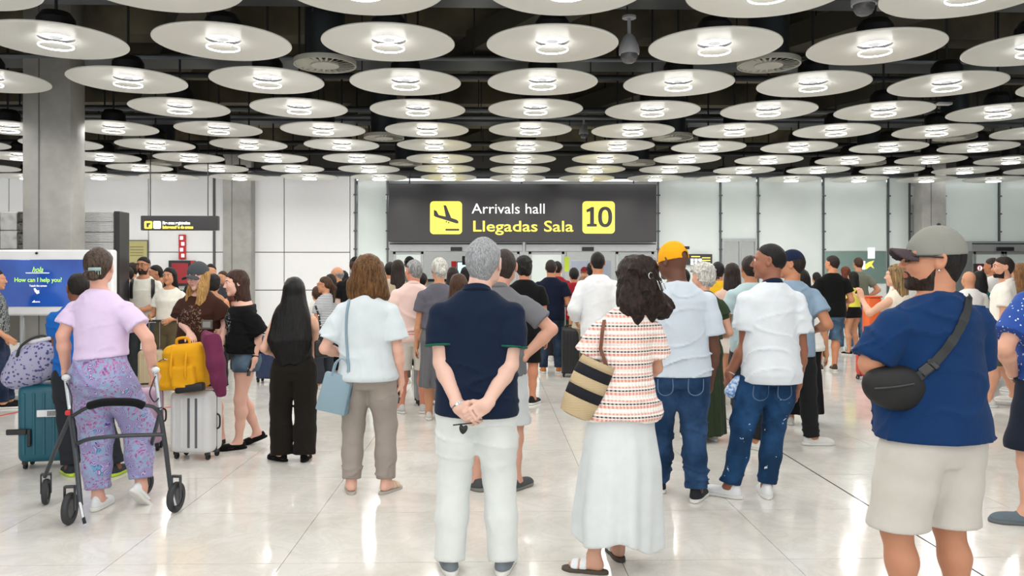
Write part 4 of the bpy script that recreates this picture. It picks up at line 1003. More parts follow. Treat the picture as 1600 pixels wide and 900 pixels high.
# ---------------------------------------------------------------- assembling people
SKIN = {'fair': 'E3BCA6', 'pale': 'EBC9B8', 'tan': 'C4906F', 'olive': 'CFA083', 'brown': '8A5A43', 'dark': '5A3728', 'med': 'B57F60'}
LEVEL = {'near': (.0105, .012, .0048, .0042), 'mid': (.0145, .015, .0075, .0060), 'far': (.021, .021, .0115, .0085)}
_jobs = []; FUN = {}
def add_person(px, D, h, heading=0, lv='near', label='', parts=(), skin_c='fair', group=None, feet_px=None, arms_px=None, face=False, z0=0.0, name='person', extra=None, **c):
    """px, D: where the figure stands; heading 0 faces away from the camera, +90 left, 180 towards it"""
    hd = math.radians(heading); ch, sh_ = math.cos(-hd), math.sin(-hd)
    X0 = (px - 800) / FPX * D
    def w2l(v):
        qx, qy, dd = v; d = D + dd; X = (qx - 800) / FPX * d - X0; Y = dd
        return (X * ch - Y * sh_, X * sh_ + Y * ch, zat(qy, d))
    def d2l(v): return (v[0] * ch - v[1] * sh_, v[0] * sh_ + v[1] * ch, v[2])
    c['h'] = h
    if feet_px:
        c['feet'] = {}
        for i, (qx, dd, yaw, lift) in feet_px.items():
            p = w2l((qx, 430, dd)); c['feet'][i] = (p[0], p[1], math.radians(yaw), lift)
    if arms_px:
        c['arms'] = {}
        for i, a in arms_px.items():
            b = {'wr': w2l(a['wr'])}
            if 'el' in a: b['el'] = w2l(a['el'])
            for q in ('hd', 'hn', 'pole'):
                if q in a: b[q] = d2l(a[q])
            b['curl'] = a.get('curl', .45); c['arms'][i] = b
    fg = Fig(c)
    root = empty(name, at(px, D, z0), YAW + hd, label, 'person', group)
    hcl, hb, hh, hn_ = LEVEL[lv]
    def job(nm, f, lo, hi, hres, m, keep=None, parent=None, **pr):
        FUN[(root.name, nm)] = f; _jobs.append(dict(nm=nm, f=f, lo=lo, hi=hi, h=hres, m=m, keep=keep, root=root, props=pr))
    # body in several resolutions, one mesh
    hcen, hr = fg.hc - vec(0, 0, .012), .160 * fg.hs
    regs = [(hcen, hr, hh)]
    for i in (-1, 1): regs.append((fg.wr[i] + fg.hd[i] * F32(.08 * fg.k), .125 * fg.k, hn_))
    lo, hi = fg.bounds()
    def tint(v):
        if not face: return None
        Q = fg.headP(v); A = np.abs(Q[:, 0])
        t = ((A < .021 - (np.abs(Q[:, 2] + .0625) * .5)) & (np.abs(Q[:, 2] + .0625) < .0095) & (Q[:, 1] > .07)).astype(F32) * .75
        return t + np.where((((A / .09) ** 2 + ((Q[:, 2] + .035) / .03) ** 2) < 1) & (Q[:, 1] > .05), .10, 0)
    def main_keep(Cn):
        k = np.ones(len(Cn), bool)
        for cc, r, _ in regs: k &= ((Cn - cc) ** 2).sum(1) > r * r
        return k
    _jobs.append(dict(nm='body', root=root, m=skin(SKIN.get(skin_c, skin_c)), multi=[(fg.body, lo, hi, hb, main_keep)] + [(fg.body, cc - r - .02, cc + r + .02, hx, (lambda Cn, cc=cc, r=r: ((Cn - cc) ** 2).sum(1) < (r + hb) ** 2)) for cc, r, hx in regs], tint=tint, props={}))
    hem = next((p['hem'] for p in parts if p['t'] == 'top' and not p.get('tucked')), None)
    for p in parts:
        t = p['t']; m = p.get('m')
        if t in ('legs', 'skirt') and hem is not None:
            p = dict(p)
            if t == 'legs': p['top'] = min(p.get('top', 9), hem + .06)
            elif not p.get('over'): p['rows'] = [q for q in p['rows'] if q[0] < hem] + [(hem + .05,) + tuple(q - .0 for q in p['rows'][-1][1:])]
        if t == 'top': job(p.get('name', 'shirt'), *garment_top(fg, p), hcl, m)
        elif t == 'legs': job(p.get('name', 'trousers'), *garment_legs(fg, p), hcl, m)
        elif t == 'skirt': job(p.get('name', 'skirt'), *garment_skirt(fg, p), hcl, m)
        elif t == 'hair': job('hair', *hair_part(fg, p), p.get('res', {'near': .0062, 'mid': .010, 'far': .014}[lv]), m)
        elif t == 'cuff':
            for q in cuff_part(fg, p): job('sleeve_band', *q, .005, m)
        elif t == 'beard': job('beard', *beard_part(fg, p), .005 if lv == 'near' else .008, m)
        elif t == 'cap':
            a, b = cap_part(fg, p); r_ = {'near': .005, 'mid': .008, 'far': .012}[lv]; job('cap', *a, r_, m)
            if not p.get('nobrim'): job('cap_brim', *b, min(r_, .007), p.get('m2', m))
        elif t in ('shoes', 'sandals'):
            for i in p.get('sides', (-1, 1)):
                a, b = (shoe_part if t == 'shoes' else sandal_part)(fg, i, p); r_ = {'near': .0065, 'mid': .010, 'far': .014}[lv]
                job('shoe' if t == 'shoes' else 'sandal', *a, r_, m); job('sole', *b, min(r_, .008), p.get('m2', m))
        elif t == 'sdf': job(p['name'], *p['make'](fg), p.get('res', hcl), m)
        elif t == 'collar':
            kk = fg.k; z = fg.T[-1, 0]; bm = bmesh.new()
            rr = .066 * kk * (1 + (c.get('w', 1) - 1) * .5)
            prof = []
            ringN = 40
            for ri, (dr, dz) in enumerate([(.010, -.030), (.016, -.010), (.006, .012), (.000, .014), (.002, -.022)]):
                ring = []
                for q in range(ringN):
                    a = 2 * math.pi * q / ringN; x, y = math.cos(a), math.sin(a)
                    ring.append(bm.verts.new((fg.neck[0] + x * (rr + dr), fg.neck[1] - .002 + y * (rr * 1.02 + dr), z - .012 - y * .028 + dz + p.get('dz', 0))))
                prof.append(ring)
            for A, B in zip(prof[:-1], prof[1:]):
                for q in range(ringN): bm.faces.new((A[q], A[(q + 1) % ringN], B[(q + 1) % ringN], B[q]))
            o = bm_obj('collar', bm, m, root); mo = o.modifiers.new('s', 'SOLIDIFY'); mo.thickness = .004
    if face:
        wm = plain('eye_white', 'E8E4E0', .25); im = plain('iris', '2A1A12', .2)
        for i in (-1, 1):
            bm = bmesh.new(); bmesh.ops.create_uvsphere(bm, u_segments=16, v_segments=12, radius=.0122 * fg.hs)
            for f in bm.faces: f.material_index = 1 if f.calc_center_median().z > .0095 * fg.hs else 0
            o = bm_obj('eye', bm, [wm, im], root); R = Matrix([list(map(float, r)) for r in fg.R])
            o.location = Vector(fg.hc) + R @ Vector((i * .031, .0742, .004)) * fg.hs; o.rotation_euler = (R @ Matrix.Rotation(-math.pi / 2, 3, 'X')).to_euler()
            bm = bmesh.new(); tube(bm, [Vector(fg.hc) + R @ Vector((i * a, b, z)) * fg.hs for a, b, z in ((.014, .0905, .024), (.030, .086, .029), (.046, .074, .025))], [.003, .0035, .0015], 6, flat=None)
            bm_obj('eyebrow', bm, face if not isinstance(face, bool) else plain('brow', '2B1D15', .8), root)
    if extra: extra(fg, root)
    return fg, root
def run_jobs():
    def work(j):
        if 'multi' in j:
            v, q = join_parts([mesh_sdf(*a) for a in j['multi']]); j['tt'] = j['tint'](v); return v, q
        return mesh_sdf(j['f'], j['lo'], j['hi'], j['h'], j['keep'])
    with ThreadPoolExecutor(4) as ex: res = list(ex.map(work, _jobs))
    tot = 0; shoe = {}
    for j, (v, q) in zip(_jobs, res):
        if not len(q): print('EMPTY', j['nm'], j['root'].name); continue
        tot += len(q); par = j['root']
        if j['nm'] in ('sole', 'cap_brim'): par = prev
        me = bpy_mesh(j['nm'], v, q, j['m'], j.get('tt')); o = link(j['nm'], me, par, **j['props'])
        if j['nm'] in ('shoe', 'sandal', 'cap'): prev = o
    print('TRIS', tot * 2)
# ---------------------------------------------------------------- the people nearest the camera
navy = cloth('14253F'); offw = cloth('D3D8D7'); GP = 'people waiting in the arrivals hall'; rub = plain('rubber', 'D8D8D4', .5); blkc = cloth('101113')
white = cloth('D4DAE0'); jeans = cloth('1C3F66', 'denim'); green_trim = cloth('1F6B55')
def hrows(L, w, back=-.05, t=.05, top=.085, mid=None):
    """a fall of hair from the crown to L below the head centre"""
    mid = mid or w * 1.05
    return [(-L, 0, back - .01, w * .75, t * .8), (-L * .55, 0, back, mid, t), (-.06, 0, back * .6 , w, .075), (.03, 0, -.02, .088, .088), (.085, 0, -.015, .06, .06)]
def wrist_item(name, m, i, r=.0315, w=.012, off=.03, thick=.0035):
    def go(fg, root):
        a = fg.wr[i] - unit(fg.wr[i] - fg.el[i]) * F32(off); u = Vector(unit(fg.wr[i] - fg.el[i])); q = u.to_track_quat('Z', 'Y'); bm = bmesh.new(); rr = r * fg.k * (fg.ar / fg.k)
        lathe(bm, [(rr, -w), (rr + thick, -w), (rr + thick, w), (rr, w)], 24, closed=True); bm_obj(name, bm, m, root, Vector(a), q.to_euler())
    return go
def both(*fs):
    def go(fg, root):
        for f in fs: f(fg, root)
    return go
FIGS = {}
# 1 man in the navy polo, hands clasped behind his back
FIGS['polo'] = add_person(745, 4.18, 1.735, 0, 'near', 'grey-haired man in a navy polo and white trousers, hands clasped behind his back', skin_c='D9B5A6', w=1.06, belly=.025, head=(-16, 0, 2), headpos=(.040, .02), hipw=1.04, group=GP, headscale=1.04,
  feet_px={-1: (703, 0, 12, 0), 1: (786, 0, -8, 0)},
  arms_px={-1: dict(el=(690, 566, -.05), wr=(716, 634, -.175), hd=(.72, -.06, -.65), hn=(.1, 1, .1), curl=.55), 1: dict(el=(797, 570, -.05), wr=(760, 632, -.20), hd=(-.80, -.05, -.55), hn=(0, 1, .1), curl=.8)},
  parts=[dict(t='top', m=navy, hem=.825, sleeve=.66, ease=.018, drape=.8, flare=.025, sflare=.016, seed=2, ntilt=.5, hemtilt=-.03), dict(t='collar', m=navy, dz=.004), dict(t='cuff', m=green_trim, sleeve=.66, ease=.018, sflare=.016),
         dict(t='legs', m=offw, hem=.03, r=(.112, .086, .080), over=.02, seed=4, fold=.005),
         dict(t='hair', style='short', m=hairmat('8B8E92', 'A9ACB0', grain=(150, 150, 40)), vol=.010, amp=.0015, neckhair=True, line=-.004),
         dict(t='shoes', m=cloth('7F8890'), m2=rub)],
  extra=both(wrist_item('bracelet', plain('chrome', 'C8CCD0', .2, 1), -1, .031, .009, .0), lambda fg, root: None))
# 2 woman in the knitted blouse and long white skirt
t = NT('knit_stripes'); ob = t.n('TexCoord').outputs['Object']; sx = t.n('SeparateXYZ', i={0: ob})
zz = t.math('MULTIPLY', sx.outputs[2], 15.2); fz = t.math('FRACT', zz)
row = t.n('TexWave', i={'Vector': t.obj(scale=(1, 1, 1)), 'Scale': 17.0, 'Distortion': 1.5, 'Detail': 1.0}, bands_direction='X').outputs['Fac']
kn = t.ramp(row, [(.35, (0, 0, 0, 1)), (.55, (1, 1, 1, 1))])
b1 = t.ramp(fz, [(0, srgb('EDE6E0')), (.22, srgb('D9907E')), (.42, srgb('EFE4DC')), (.50, srgb('3A2430')), (.62, srgb('F0E8E2')), (.74, srgb('DE9E8C')), (.88, srgb('EFEAE6'))], 'CONSTANT')
t.set(color=t.mix(t.math('MULTIPLY', t.n('RGBToBW', i={'Color': kn}).outputs[0], .45), b1, srgb('F1ECE8')), rough=.9, sheen=.2)
t.bump(t.math('ADD', t.math('PINGPONG', t.math('MULTIPLY', sx.outputs[2], 76.0), 1.0), row), .8, .004); knit = t.m
FIGS['skirt'] = add_person(972, 4.22, 1.635, 10, 'near', 'woman in a red and white striped knit blouse and long white skirt', skin_c='C99C86', fem=True, w=.98, hipw=1.02, head=(22, -4, -8), headpos=(.06, .02), lean=(.02, 0), group=GP,
  feet_px={-1: (929, -.05, 62, 0), 1: (966, .16, -2, 0)},
  arms_px={-1: dict(el=(912, 575, .0), wr=(934, 585, .22), hd=(.5, .8, .1), hn=(.7, -.3, -.6)), 1: dict(el=(1026, 575, .10), wr=(1005, 590, .26), hd=(-.6, .7, .2))},
  parts=[dict(t='top', m=knit, hem=.80, sleeve=.62, ease=.014, drape=.5, flare=.03, sflare=.035, seed=5, fold=.006, hemwave=.012),
         dict(t='skirt', m=cloth('D2D8DA'), rows=[(.15, -.03, -.0, .225, .19), (.3, -.025, 0, .222, .185), (.55, -.01, 0, .205, .175), (.8, 0, 0, .175, .155), (.9, 0, 0, .15, .13)], pleat=.016, npleat=6, hemtilt=-.12, hemwave=.025, fold=.007),
         dict(t='hair', style='long', m=hairmat('0D0A09', '33221C', grain=(60, 60, 40)), vol=.020, amp=.0055, freq=(95, 95, 60), ends=.03, res=.0052, headframe=False, rows=[(-.215, .01, -.055, .13, .05), (-.17, .035, -.055, .185, .075), (-.12, .02, -.05, .165, .09), (-.04, .0, -.03, .125, .105), (.05, 0, -.02, .108, .108), (.105, 0, -.015, .07, .075)]),
         dict(t='sandals', m=plain('sandal_white', 'DDE2E6', .45), m2=plain('cork', '4A4038', .8))])
# 3 big man in the blue T-shirt, arms crossed
FIGS['big'] = add_person(1458, 3.3, 1.735, 14, 'near', 'heavy man in a blue T-shirt, grey cap and cream shorts, arms crossed', skin_c='B98468', w=1.13, belly=.075, hipw=1.08, arm_w=1.25, leg_w=1.1, head=(62, 4, 0), headpos=(.01, .015), face=True, group=GP, headscale=1.06,
  feet_px={-1: (1412, 0, 25, 0), 1: (1503, .05, -12, 0)},
  arms_px={-1: dict(el=(1362, 568, -.05), wr=(1425, 590, .24), hd=(.95, .1, .1), hn=(0, -1, 0), curl=.5), 1: dict(el=(1520, 570, .12), wr=(1410, 580, .15), hd=(-.93, -.30, .05), hn=(-.2, -.95, 0), curl=.8)},
  parts=[dict(t='top', m=cloth('10396C'), hem=.885, sleeve=.92, ease=.016, drape=.55, flare=.04, sflare=.016, seed=11, fold=.009),
         dict(t='legs', m=cloth('C9C5BE'), hem=.505, r=(.125, .118, .1), seed=6, name='shorts', fold=.004),
         dict(t='hair', style='short', m=hairmat('15110F'), vol=.003, amp=.0005, line=-.005, neckhair=True), dict(t='beard', goatee=False, m=hairmat('241913'), th=.002),
         dict(t='cap', m=cloth('8F9089'), m2=cloth('4B3F45'), strap=True, z=.014, brimup=.016, brimtilt=-.02, brim=.085),
         dict(t='shoes', m=cloth('2A2D33'), m2=rub)])
# 4 man in the white polo
t = NT('bleached_denim'); g = t.noise(5.5, 4); c = srgb('122E4C'); th = t.noise(300, 2); b0 = t.mix(t.ramp(g, [(.42, (0, 0, 0, 1)), (.70, (1, 1, 1, 1))]), c, tuple(v * 2.4 for v in c[:3]) + (1,))
sp = t.n('TexNoise', i={'Vector': t.obj(loc=(1.7, 0, 0)), 'Scale': 16.0, 'Detail': 3.0, 'Roughness': .7}).outputs['Fac']
t.set(color=t.mix(t.math('GREATER_THAN', sp, .685), b0, srgb('C9D2D8')), rough=.85, spec=.2); t.bump(th, .2, .002); bleached = t.m
FIGS['wpolo'] = add_person(1204, 5.6, 1.765, 4, 'near', 'young man in a white polo with a navy collar and bleached blue jeans', skin_c='8F5F4B', w=.95, arm_w=1.05, head=(66, 0, 0), headpos=(-.01, .02), face=True, group=GP,
  feet_px={-1: (1142, -.02, 48, 0), 1: (1197, -.05, 172, 0) if False else (1198, .0, -14, 0)},
  arms_px={-1: dict(el=(1165, 540, .02), wr=(1140, 583, .06), hd=(-.25, .2, -1), hn=(1, 0, 0), curl=.8), 1: dict(el=(1252, 548, .03), wr=(1246, 600, .10), hn=(-1, 0, 0))},
  parts=[dict(t='top', m=white, hem=.80, sleeve=.62, ease=.022, drape=.9, flare=.03, sflare=.022, seed=21, fold=.006), dict(t='collar', m=navy),
         dict(t='legs', m=bleached, hem=.06, r=(.108, .080, .066), over=.0, seed=8, fold=.008),
         dict(t='hair', style='short', m=hairmat('100D0C'), vol=.006, amp=.0006, line=.016),
         dict(t='shoes', m=plain('white_leather', 'D9DCDE', .45), m2=rub)], extra=wrist_item('wristband', plain('band_white', 'D8DADC', .5), -1, .03, .006, .01))
# 5 man with the yellow cap
FIGS['ycap'] = add_person(1058, 5.5, 1.765, 0, 'near', 'broad man in a yellow cap, pale blue T-shirt and blue jeans', skin_c='5E3D2E', w=1.14, belly=.05, hipw=1.08, head=(42, -4, 0), headpos=(-.03, .03), group=GP, arm_w=1.15,
  feet_px={-1: (1030, .25, 10, 0), 1: (1088, 0, -26, 0)},
  arms_px={-1: dict(wr=(1020, 590, .25)), 1: dict(el=(1114, 548, .02), wr=(1106, 606, .12), hn=(-1, 0, 0))},
  parts=[dict(t='top', m=cloth('C2CDD8'), hem=.865, sleeve=.66, ease=.018, drape=.7, flare=.02, sflare=.022, seed=31, fold=.007),
         dict(t='legs', m=jeans, hem=.05, r=(.122, .086, .074), over=.0, seed=9, fold=.007),
         dict(t='cap', m=cloth('F2A91A'), strap=True, z=-.002),
         dict(t='shoes', m=cloth('2E3238'), m2=rub)])
# 6 woman in the white top
FIGS['wtop'] = add_person(574, 5.7, 1.675, 0, 'near', 'brown-haired woman in a white top and taupe trousers', skin_c='DDB09E', fem=True, w=1.14, hipw=1.06, arm_w=1.15, head=(0, 0, 0), headpos=(.01, .02), group=GP,
  feet_px={-1: (549, 0, 14, 0), 1: (603, 0, -28, 0)},
  arms_px={-1: dict(el=(507, 545, -.02), wr=(548, 556, .20), hd=(.8, .5, -.2), hn=(0, -.5, -1)), 1: dict(el=(622, 548, -.02), wr=(626, 597, .06), hn=(-1, 0, 0), curl=.8)},
  parts=[dict(t='top', m=cloth('CBD4D9'), hem=.805, sleeve=.72, ease=.02, drape=.85, flare=.02, sflare=.030, seed=41, fold=.006),
         dict(t='legs', m=cloth('A39A92'), hem=.07, r=(.106, .078, .068), over=.0, seed=19, fold=.006),
         dict(t='hair', style='bob', m=hairmat('38230F', '7A5530', grain=(110, 110, 12)), vol=.022, amp=.005, freq=(50, 50, 12), headframe=False, ends=.02, rows=[(-.205, .005, -.04, .13, .06), (-.16, .005, -.035, .155, .09), (-.06, 0, -.03, .145, .11), (.05, 0, -.02, .122, .11), (.105, 0, -.015, .08, .085)]),
         dict(t='sandals', m=plain('flat_beige', 'CBB49C', .5), m2=plain('sole_grey', 'A9A49C', .7))])
# 7 woman with long black hair
FIGS['blackhair'] = add_person(460, 6.68, 1.525, 0, 'near', 'woman all in black with very long straight black hair', skin_c='D9AE98', fem=True, w=1.06, hipw=1.06, head=(4, 6, 0), group=GP,
  feet_px={-1: (440, 0, 55, 0), 1: (476, 0, 5, 0)},
  arms_px={-1: dict(wr=(432, 555, .14)), 1: dict(el=(493, 512, 0), wr=(486, 560, .15))},
  parts=[dict(t='top', m=blkc, hem=.86, sleeve=0, ease=.012, drape=.6, seed=51), dict(t='legs', m=cloth('221D18'), hem=.03, r=(.106, .088, .092), over=.05, seed=52, fold=.004, crotch=.008),
         dict(t='hair', style='long', m=hairmat('060606', '1A1918', rough=.33, grain=(130, 130, 6)), vol=.014, amp=.002, freq=(60, 60, 5), headframe=False, rows=[(-.63, -.01, -.11, .12, .045), (-.42, -.02, -.115, .19, .06), (-.22, -.01, -.075, .165, .07), (-.08, 0, -.045, .115, .085), (.03, 0, -.02, .095, .09), (.09, 0, -.015, .06, .06)]),
         dict(t='shoes', m=blkc, m2=blkc, sole=.02, top=-.03)])
# 8 woman with the walking frame
t = NT('paisley_print'); co = t.obj(scale=(1, 1, 1)); w = t.n('TexNoise', i={'Vector': co, 'Scale': 7.0, 'Detail': 2.0}).outputs['Color']; v2 = t.n('VectorMath', operation='MULTIPLY_ADD', i={0: w, 1: (.22, .22, .22), 2: co}).outputs[0]
vo = t.n('TexVoronoi', i={'Vector': v2, 'Scale': 9.0}); ds = vo.outputs['Distance']; rg = t.math('FRACT', t.math('MULTIPLY', ds, 7.5))
c1 = t.ramp(rg, [(0, srgb('9A86B8')), (.22, srgb('4A2F86')), (.34, srgb('B9B4D0')), (.50, srgb('8A3A7C')), (.62, srgb('5E9AB4')), (.78, srgb('4A5AA8')), (.88, srgb('AFA8CC'))], 'CONSTANT')
vs = t.n('TexVoronoi', i={'Vector': v2, 'Scale': 42.0}); c2 = t.ramp(vs.outputs['Distance'], [(0, srgb('5B3E86')), (.25, srgb('B4709C')), (.45, srgb('88A4C4'))], 'CONSTANT')
sel = t.ramp(t.n('SeparateColor', i={0: vo.outputs['Color']}).outputs[0], [(.35, (0, 0, 0, 1)), (.40, (.75, .75, .75, 1))])
t.set(color=t.mix(t.n('RGBToBW', i={'Color': sel}).outputs[0], c1, c2), rough=.85, sheen=.1); paisley = t.m
FIGS['lilac'] = add_person(158, 5.28, 1.715, -4, 'near', 'woman in a lilac T-shirt and paisley trousers inside a walking frame', skin_c='D2A392', fem=True, w=1.12, hipw=1.10, arm_w=1.2, head=(10, 0, 0), headpos=(-.02, .02), group=GP, leg_w=1.1,
  feet_px={-1: (153, .02, 6, .0), 1: (221, .1, -8, .05)}, footpitch={1: -.75},
  arms_px={-1: dict(el=(98, 524, -.04), wr=(104, 584, .06), hd=(-.1, .6, -.6), hn=(1, 0, 0), curl=1.1), 1: dict(el=(230, 528, -.04), wr=(240, 580, .04), hd=(.1, .5, -.6), hn=(-1, 0, 0), curl=1.1)},
  parts=[dict(t='top', m=cloth('D2C0DE'), hem=1.005, sleeve=.60, ease=.014, drape=.55, flare=.008, sflare=.018, seed=61, fold=.006, hemtilt=.10),
         dict(t='legs', m=paisley, hem=.10, r=(.114, .104, .072), seed=62, fold=.007), 
         dict(t='hair', style='bun', m=hairmat('2A201B', '5A4A40', grain=(60, 120, 30)), vol=.014, amp=.002, neckhair=True, balls=[((.0, -.125, -.055), (.040, .03, .034)), ((-.03, -.12, -.05), (.03, .03, .03))]),
         dict(t='shoes', m=plain('white_mesh', 'D4D8DA', .6), m2=rub, top=.015)])
# 9 girl in the grey cap
FIGS['capgirl'] = add_person(312, 7.3, 1.655, 172, 'near', 'long-haired blonde girl in a grey cap and brown T-shirt', skin_c='E0B5A6', fem=True, w=1.10, head=(-14, -12, 0), headpos=(0, .03), face=plain('brow_blonde', '6A4E30', .8), group=GP, headscale=1.04,
  feet_px={-1: (345, .05, 10, 0), 1: (318, .1, -10, 0)},
  arms_px={1: dict(el=(283, 502, -.02), wr=(297, 522, -.22), hd=(.55, -.7, -.35), hn=(0, 0, -1), curl=.4), -1: dict(el=(352, 505, .0), wr=(346, 545, -.15))},
  parts=[dict(t='top', m=printed('3A221A', '7E6A5C', -.12, .12, 1.0, 1.28, True), hem=.93, sleeve=.75, ease=.03, drape=.9, flare=.03, sflare=.03, seed=71, fold=.006),
         dict(t='legs', m=cloth('3A2E26'), hem=.55, r=(.11, .10, .08), name='shorts', seed=72),
         dict(t='cap', m=cloth('50555A'), z=.024, brim=.085),
         dict(t='hair', style='long', m=hairmat('8A5F2C', 'D9AE6C', grain=(150, 150, 8)), vol=.007, amp=.0025, freq=(80, 80, 8), facew=.052, headframe=False, rows=[(-.40, 0, .045, .085, .035), (-.28, 0, .035, .105, .055), (-.14, 0, .01, .10, .075), (-.03, 0, -.02, .092, .085), (.05, 0, -.02, .085, .085)]),
         dict(t='shoes', m=blkc, m2=blkc)])
# 10 brunette in black
FIGS['brunette'] = add_person(383, 7.15, 1.59, 118, 'near', 'dark-haired girl in a black off-shoulder top and denim shorts', skin_c='E2B5A4', fem=True, w=1.0, head=(6, -6, 0), headpos=(0, .05), lean=(0, .03), face=True, group=GP,
  feet_px={-1: (373, -.02, 5, 0), 1: (402, .22, 0, .03)}, footpitch={1: -.3},
  arms_px={-1: dict(el=(404, 522, -.08), wr=(398, 562, -.14), hd=(-.2, -.1, -1), hn=(-1, 0, 0), curl=.9), 1: dict(wr=(352, 520, .1))},
  parts=[dict(t='top', m=printed('0E0F11', '9A9C9E', -.11, .13, 1.02, 1.24, True, 3.0), hem=.86, sleeve=1.0, ease=.03, drape=1.0, flare=.03, sflare=.035, seed=81, neck=.055, ntilt=.1, fold=.008, offsh=1.30, offside=0),
         dict(t='legs', m=cloth('4F6478', 'denim'), hem=.70, r=(.108, .106, .1), name='shorts', seed=82),
         dict(t='hair', style='long', m=hairmat('1E1310', '50352A', grain=(120, 120, 8)), vol=.010, amp=.003, freq=(60, 60, 8), headframe=False, facew=.055, rows=[(-.40, 0, -.10, .075, .05), (-.25, 0, -.09, .09, .06), (-.10, 0, -.05, .095, .075), (.03, 0, -.02, .088, .088), (.08, 0, -.015, .06, .06)]),
         dict(t='shoes', m=blkc, m2=blkc, sole=.02, top=-.03)], extra=wrist_item('wristwatch', blkc, -1, .03, .014, .02, .005))
# 11 man in grey behind the navy polo
FIGS['grey'] = add_person(778, 5.78, 1.73, 0, 'near', 'man in a grey polo, right hand on hip, behind the navy polo', skin_c='C99A86', w=1.06, head=(-5, 0, 0), headpos=(.05, .02), group=GP,
  feet_px={-1: (744, 0, 38, 0), 1: (806, 0, -34, 0)},
  arms_px={1: dict(el=(862, 515, -.06), wr=(816, 560, -.05), hd=(-.7, .6, -.2), hn=(-.3, -.5, 1)), -1: dict(wr=(735, 580, .2))},
  parts=[dict(t='top', m=cloth('7A7B80'), hem=.83, sleeve=.68, ease=.016, drape=.8, flare=.015, sflare=.018, seed=91), dict(t='collar', m=cloth('7A7B80')),
         dict(t='legs', m=cloth('C9CED0'), hem=.47, r=(.11, .105, .1), name='shorts', seed=92), dict(t='hair', style='short', m=hairmat('2A211C'), vol=.007, neckhair=True),
         dict(t='shoes', m=cloth('57595C'), m2=cloth('8A8A86'), top=-.02)])
# 12 man at the right edge
t = NT('blue_leaf_print'); vo = t.n('TexVoronoi', i={'Vector': t.obj(scale=(1, 1, .6), rot=(.3, .5, .4)), 'Scale': 46.0, 'Randomness': .8}).outputs['Distance']
t.set(color=t.ramp(vo, [(0, srgb('C9D8EC')), (.20, srgb('12408F'))], 'CONSTANT'), rough=.8); leafp = t.m
FIGS['edge'] = add_person(1652, 4.97, 1.78, 0, 'near', 'man in a blue leaf-print shirt at the right edge, hand on hip', skin_c='D0A08A', w=1.12, belly=.05, head=(10, 0, 0), group=GP,
  feet_px={-1: (1606, 0, 72, 0), 1: (1680, 0, -10, 0)},
  arms_px={-1: dict(el=(1570, 545, -.10), wr=(1583, 583, .06), hd=(.85, .5, .0), hn=(0, -.6, -.8)), 1: dict(wr=(1730, 600, 0))},
  parts=[dict(t='top', m=leafp, hem=.90, sleeve=.74, ease=.02, drape=.85, flare=.02, sflare=.035, seed=95),
         dict(t='legs', m=cloth('1F2738'), hem=.47, r=(.125, .12, .1), name='shorts', seed=96), dict(t='hair', style='short', m=hairmat('4A4038')),
         dict(t='shoes', m=cloth('6E7C86'), m2=plain('sole_dark', '5E6468', .6))], extra=wrist_item('wristwatch', plain('chrome', 'C8CCD0', .2, 1), -1, .032, .009, .0, .004))
# 13 man in blue behind the woman with the frame
FIGS['blue'] = add_person(122, 6.2, 1.56, 20, 'near', 'dark-haired man in a bright blue T-shirt hidden behind the lilac T-shirt', skin_c='7A4E3A', w=1.0, head=(25, 0, 0), group=GP,
  feet_px={-1: (110, 0, 20, 0), 1: (180, .0, -20, .0)}, arms_px={-1: dict(el=(90, 535, .0), wr=(104, 588, .05), curl=.9)},
  parts=[dict(t='top', m=cloth('1D6BC4'), hem=.78, sleeve=.62, seed=97), dict(t='legs', m=cloth('30343C'), hem=.06, r=(.10, .075, .07), seed=98), dict(t='hair', style='short', m=hairmat('14100E')),
         dict(t='shoes', m=cloth('3A4048'), m2=plain('lime_sole', 'B7D23A', .5))])
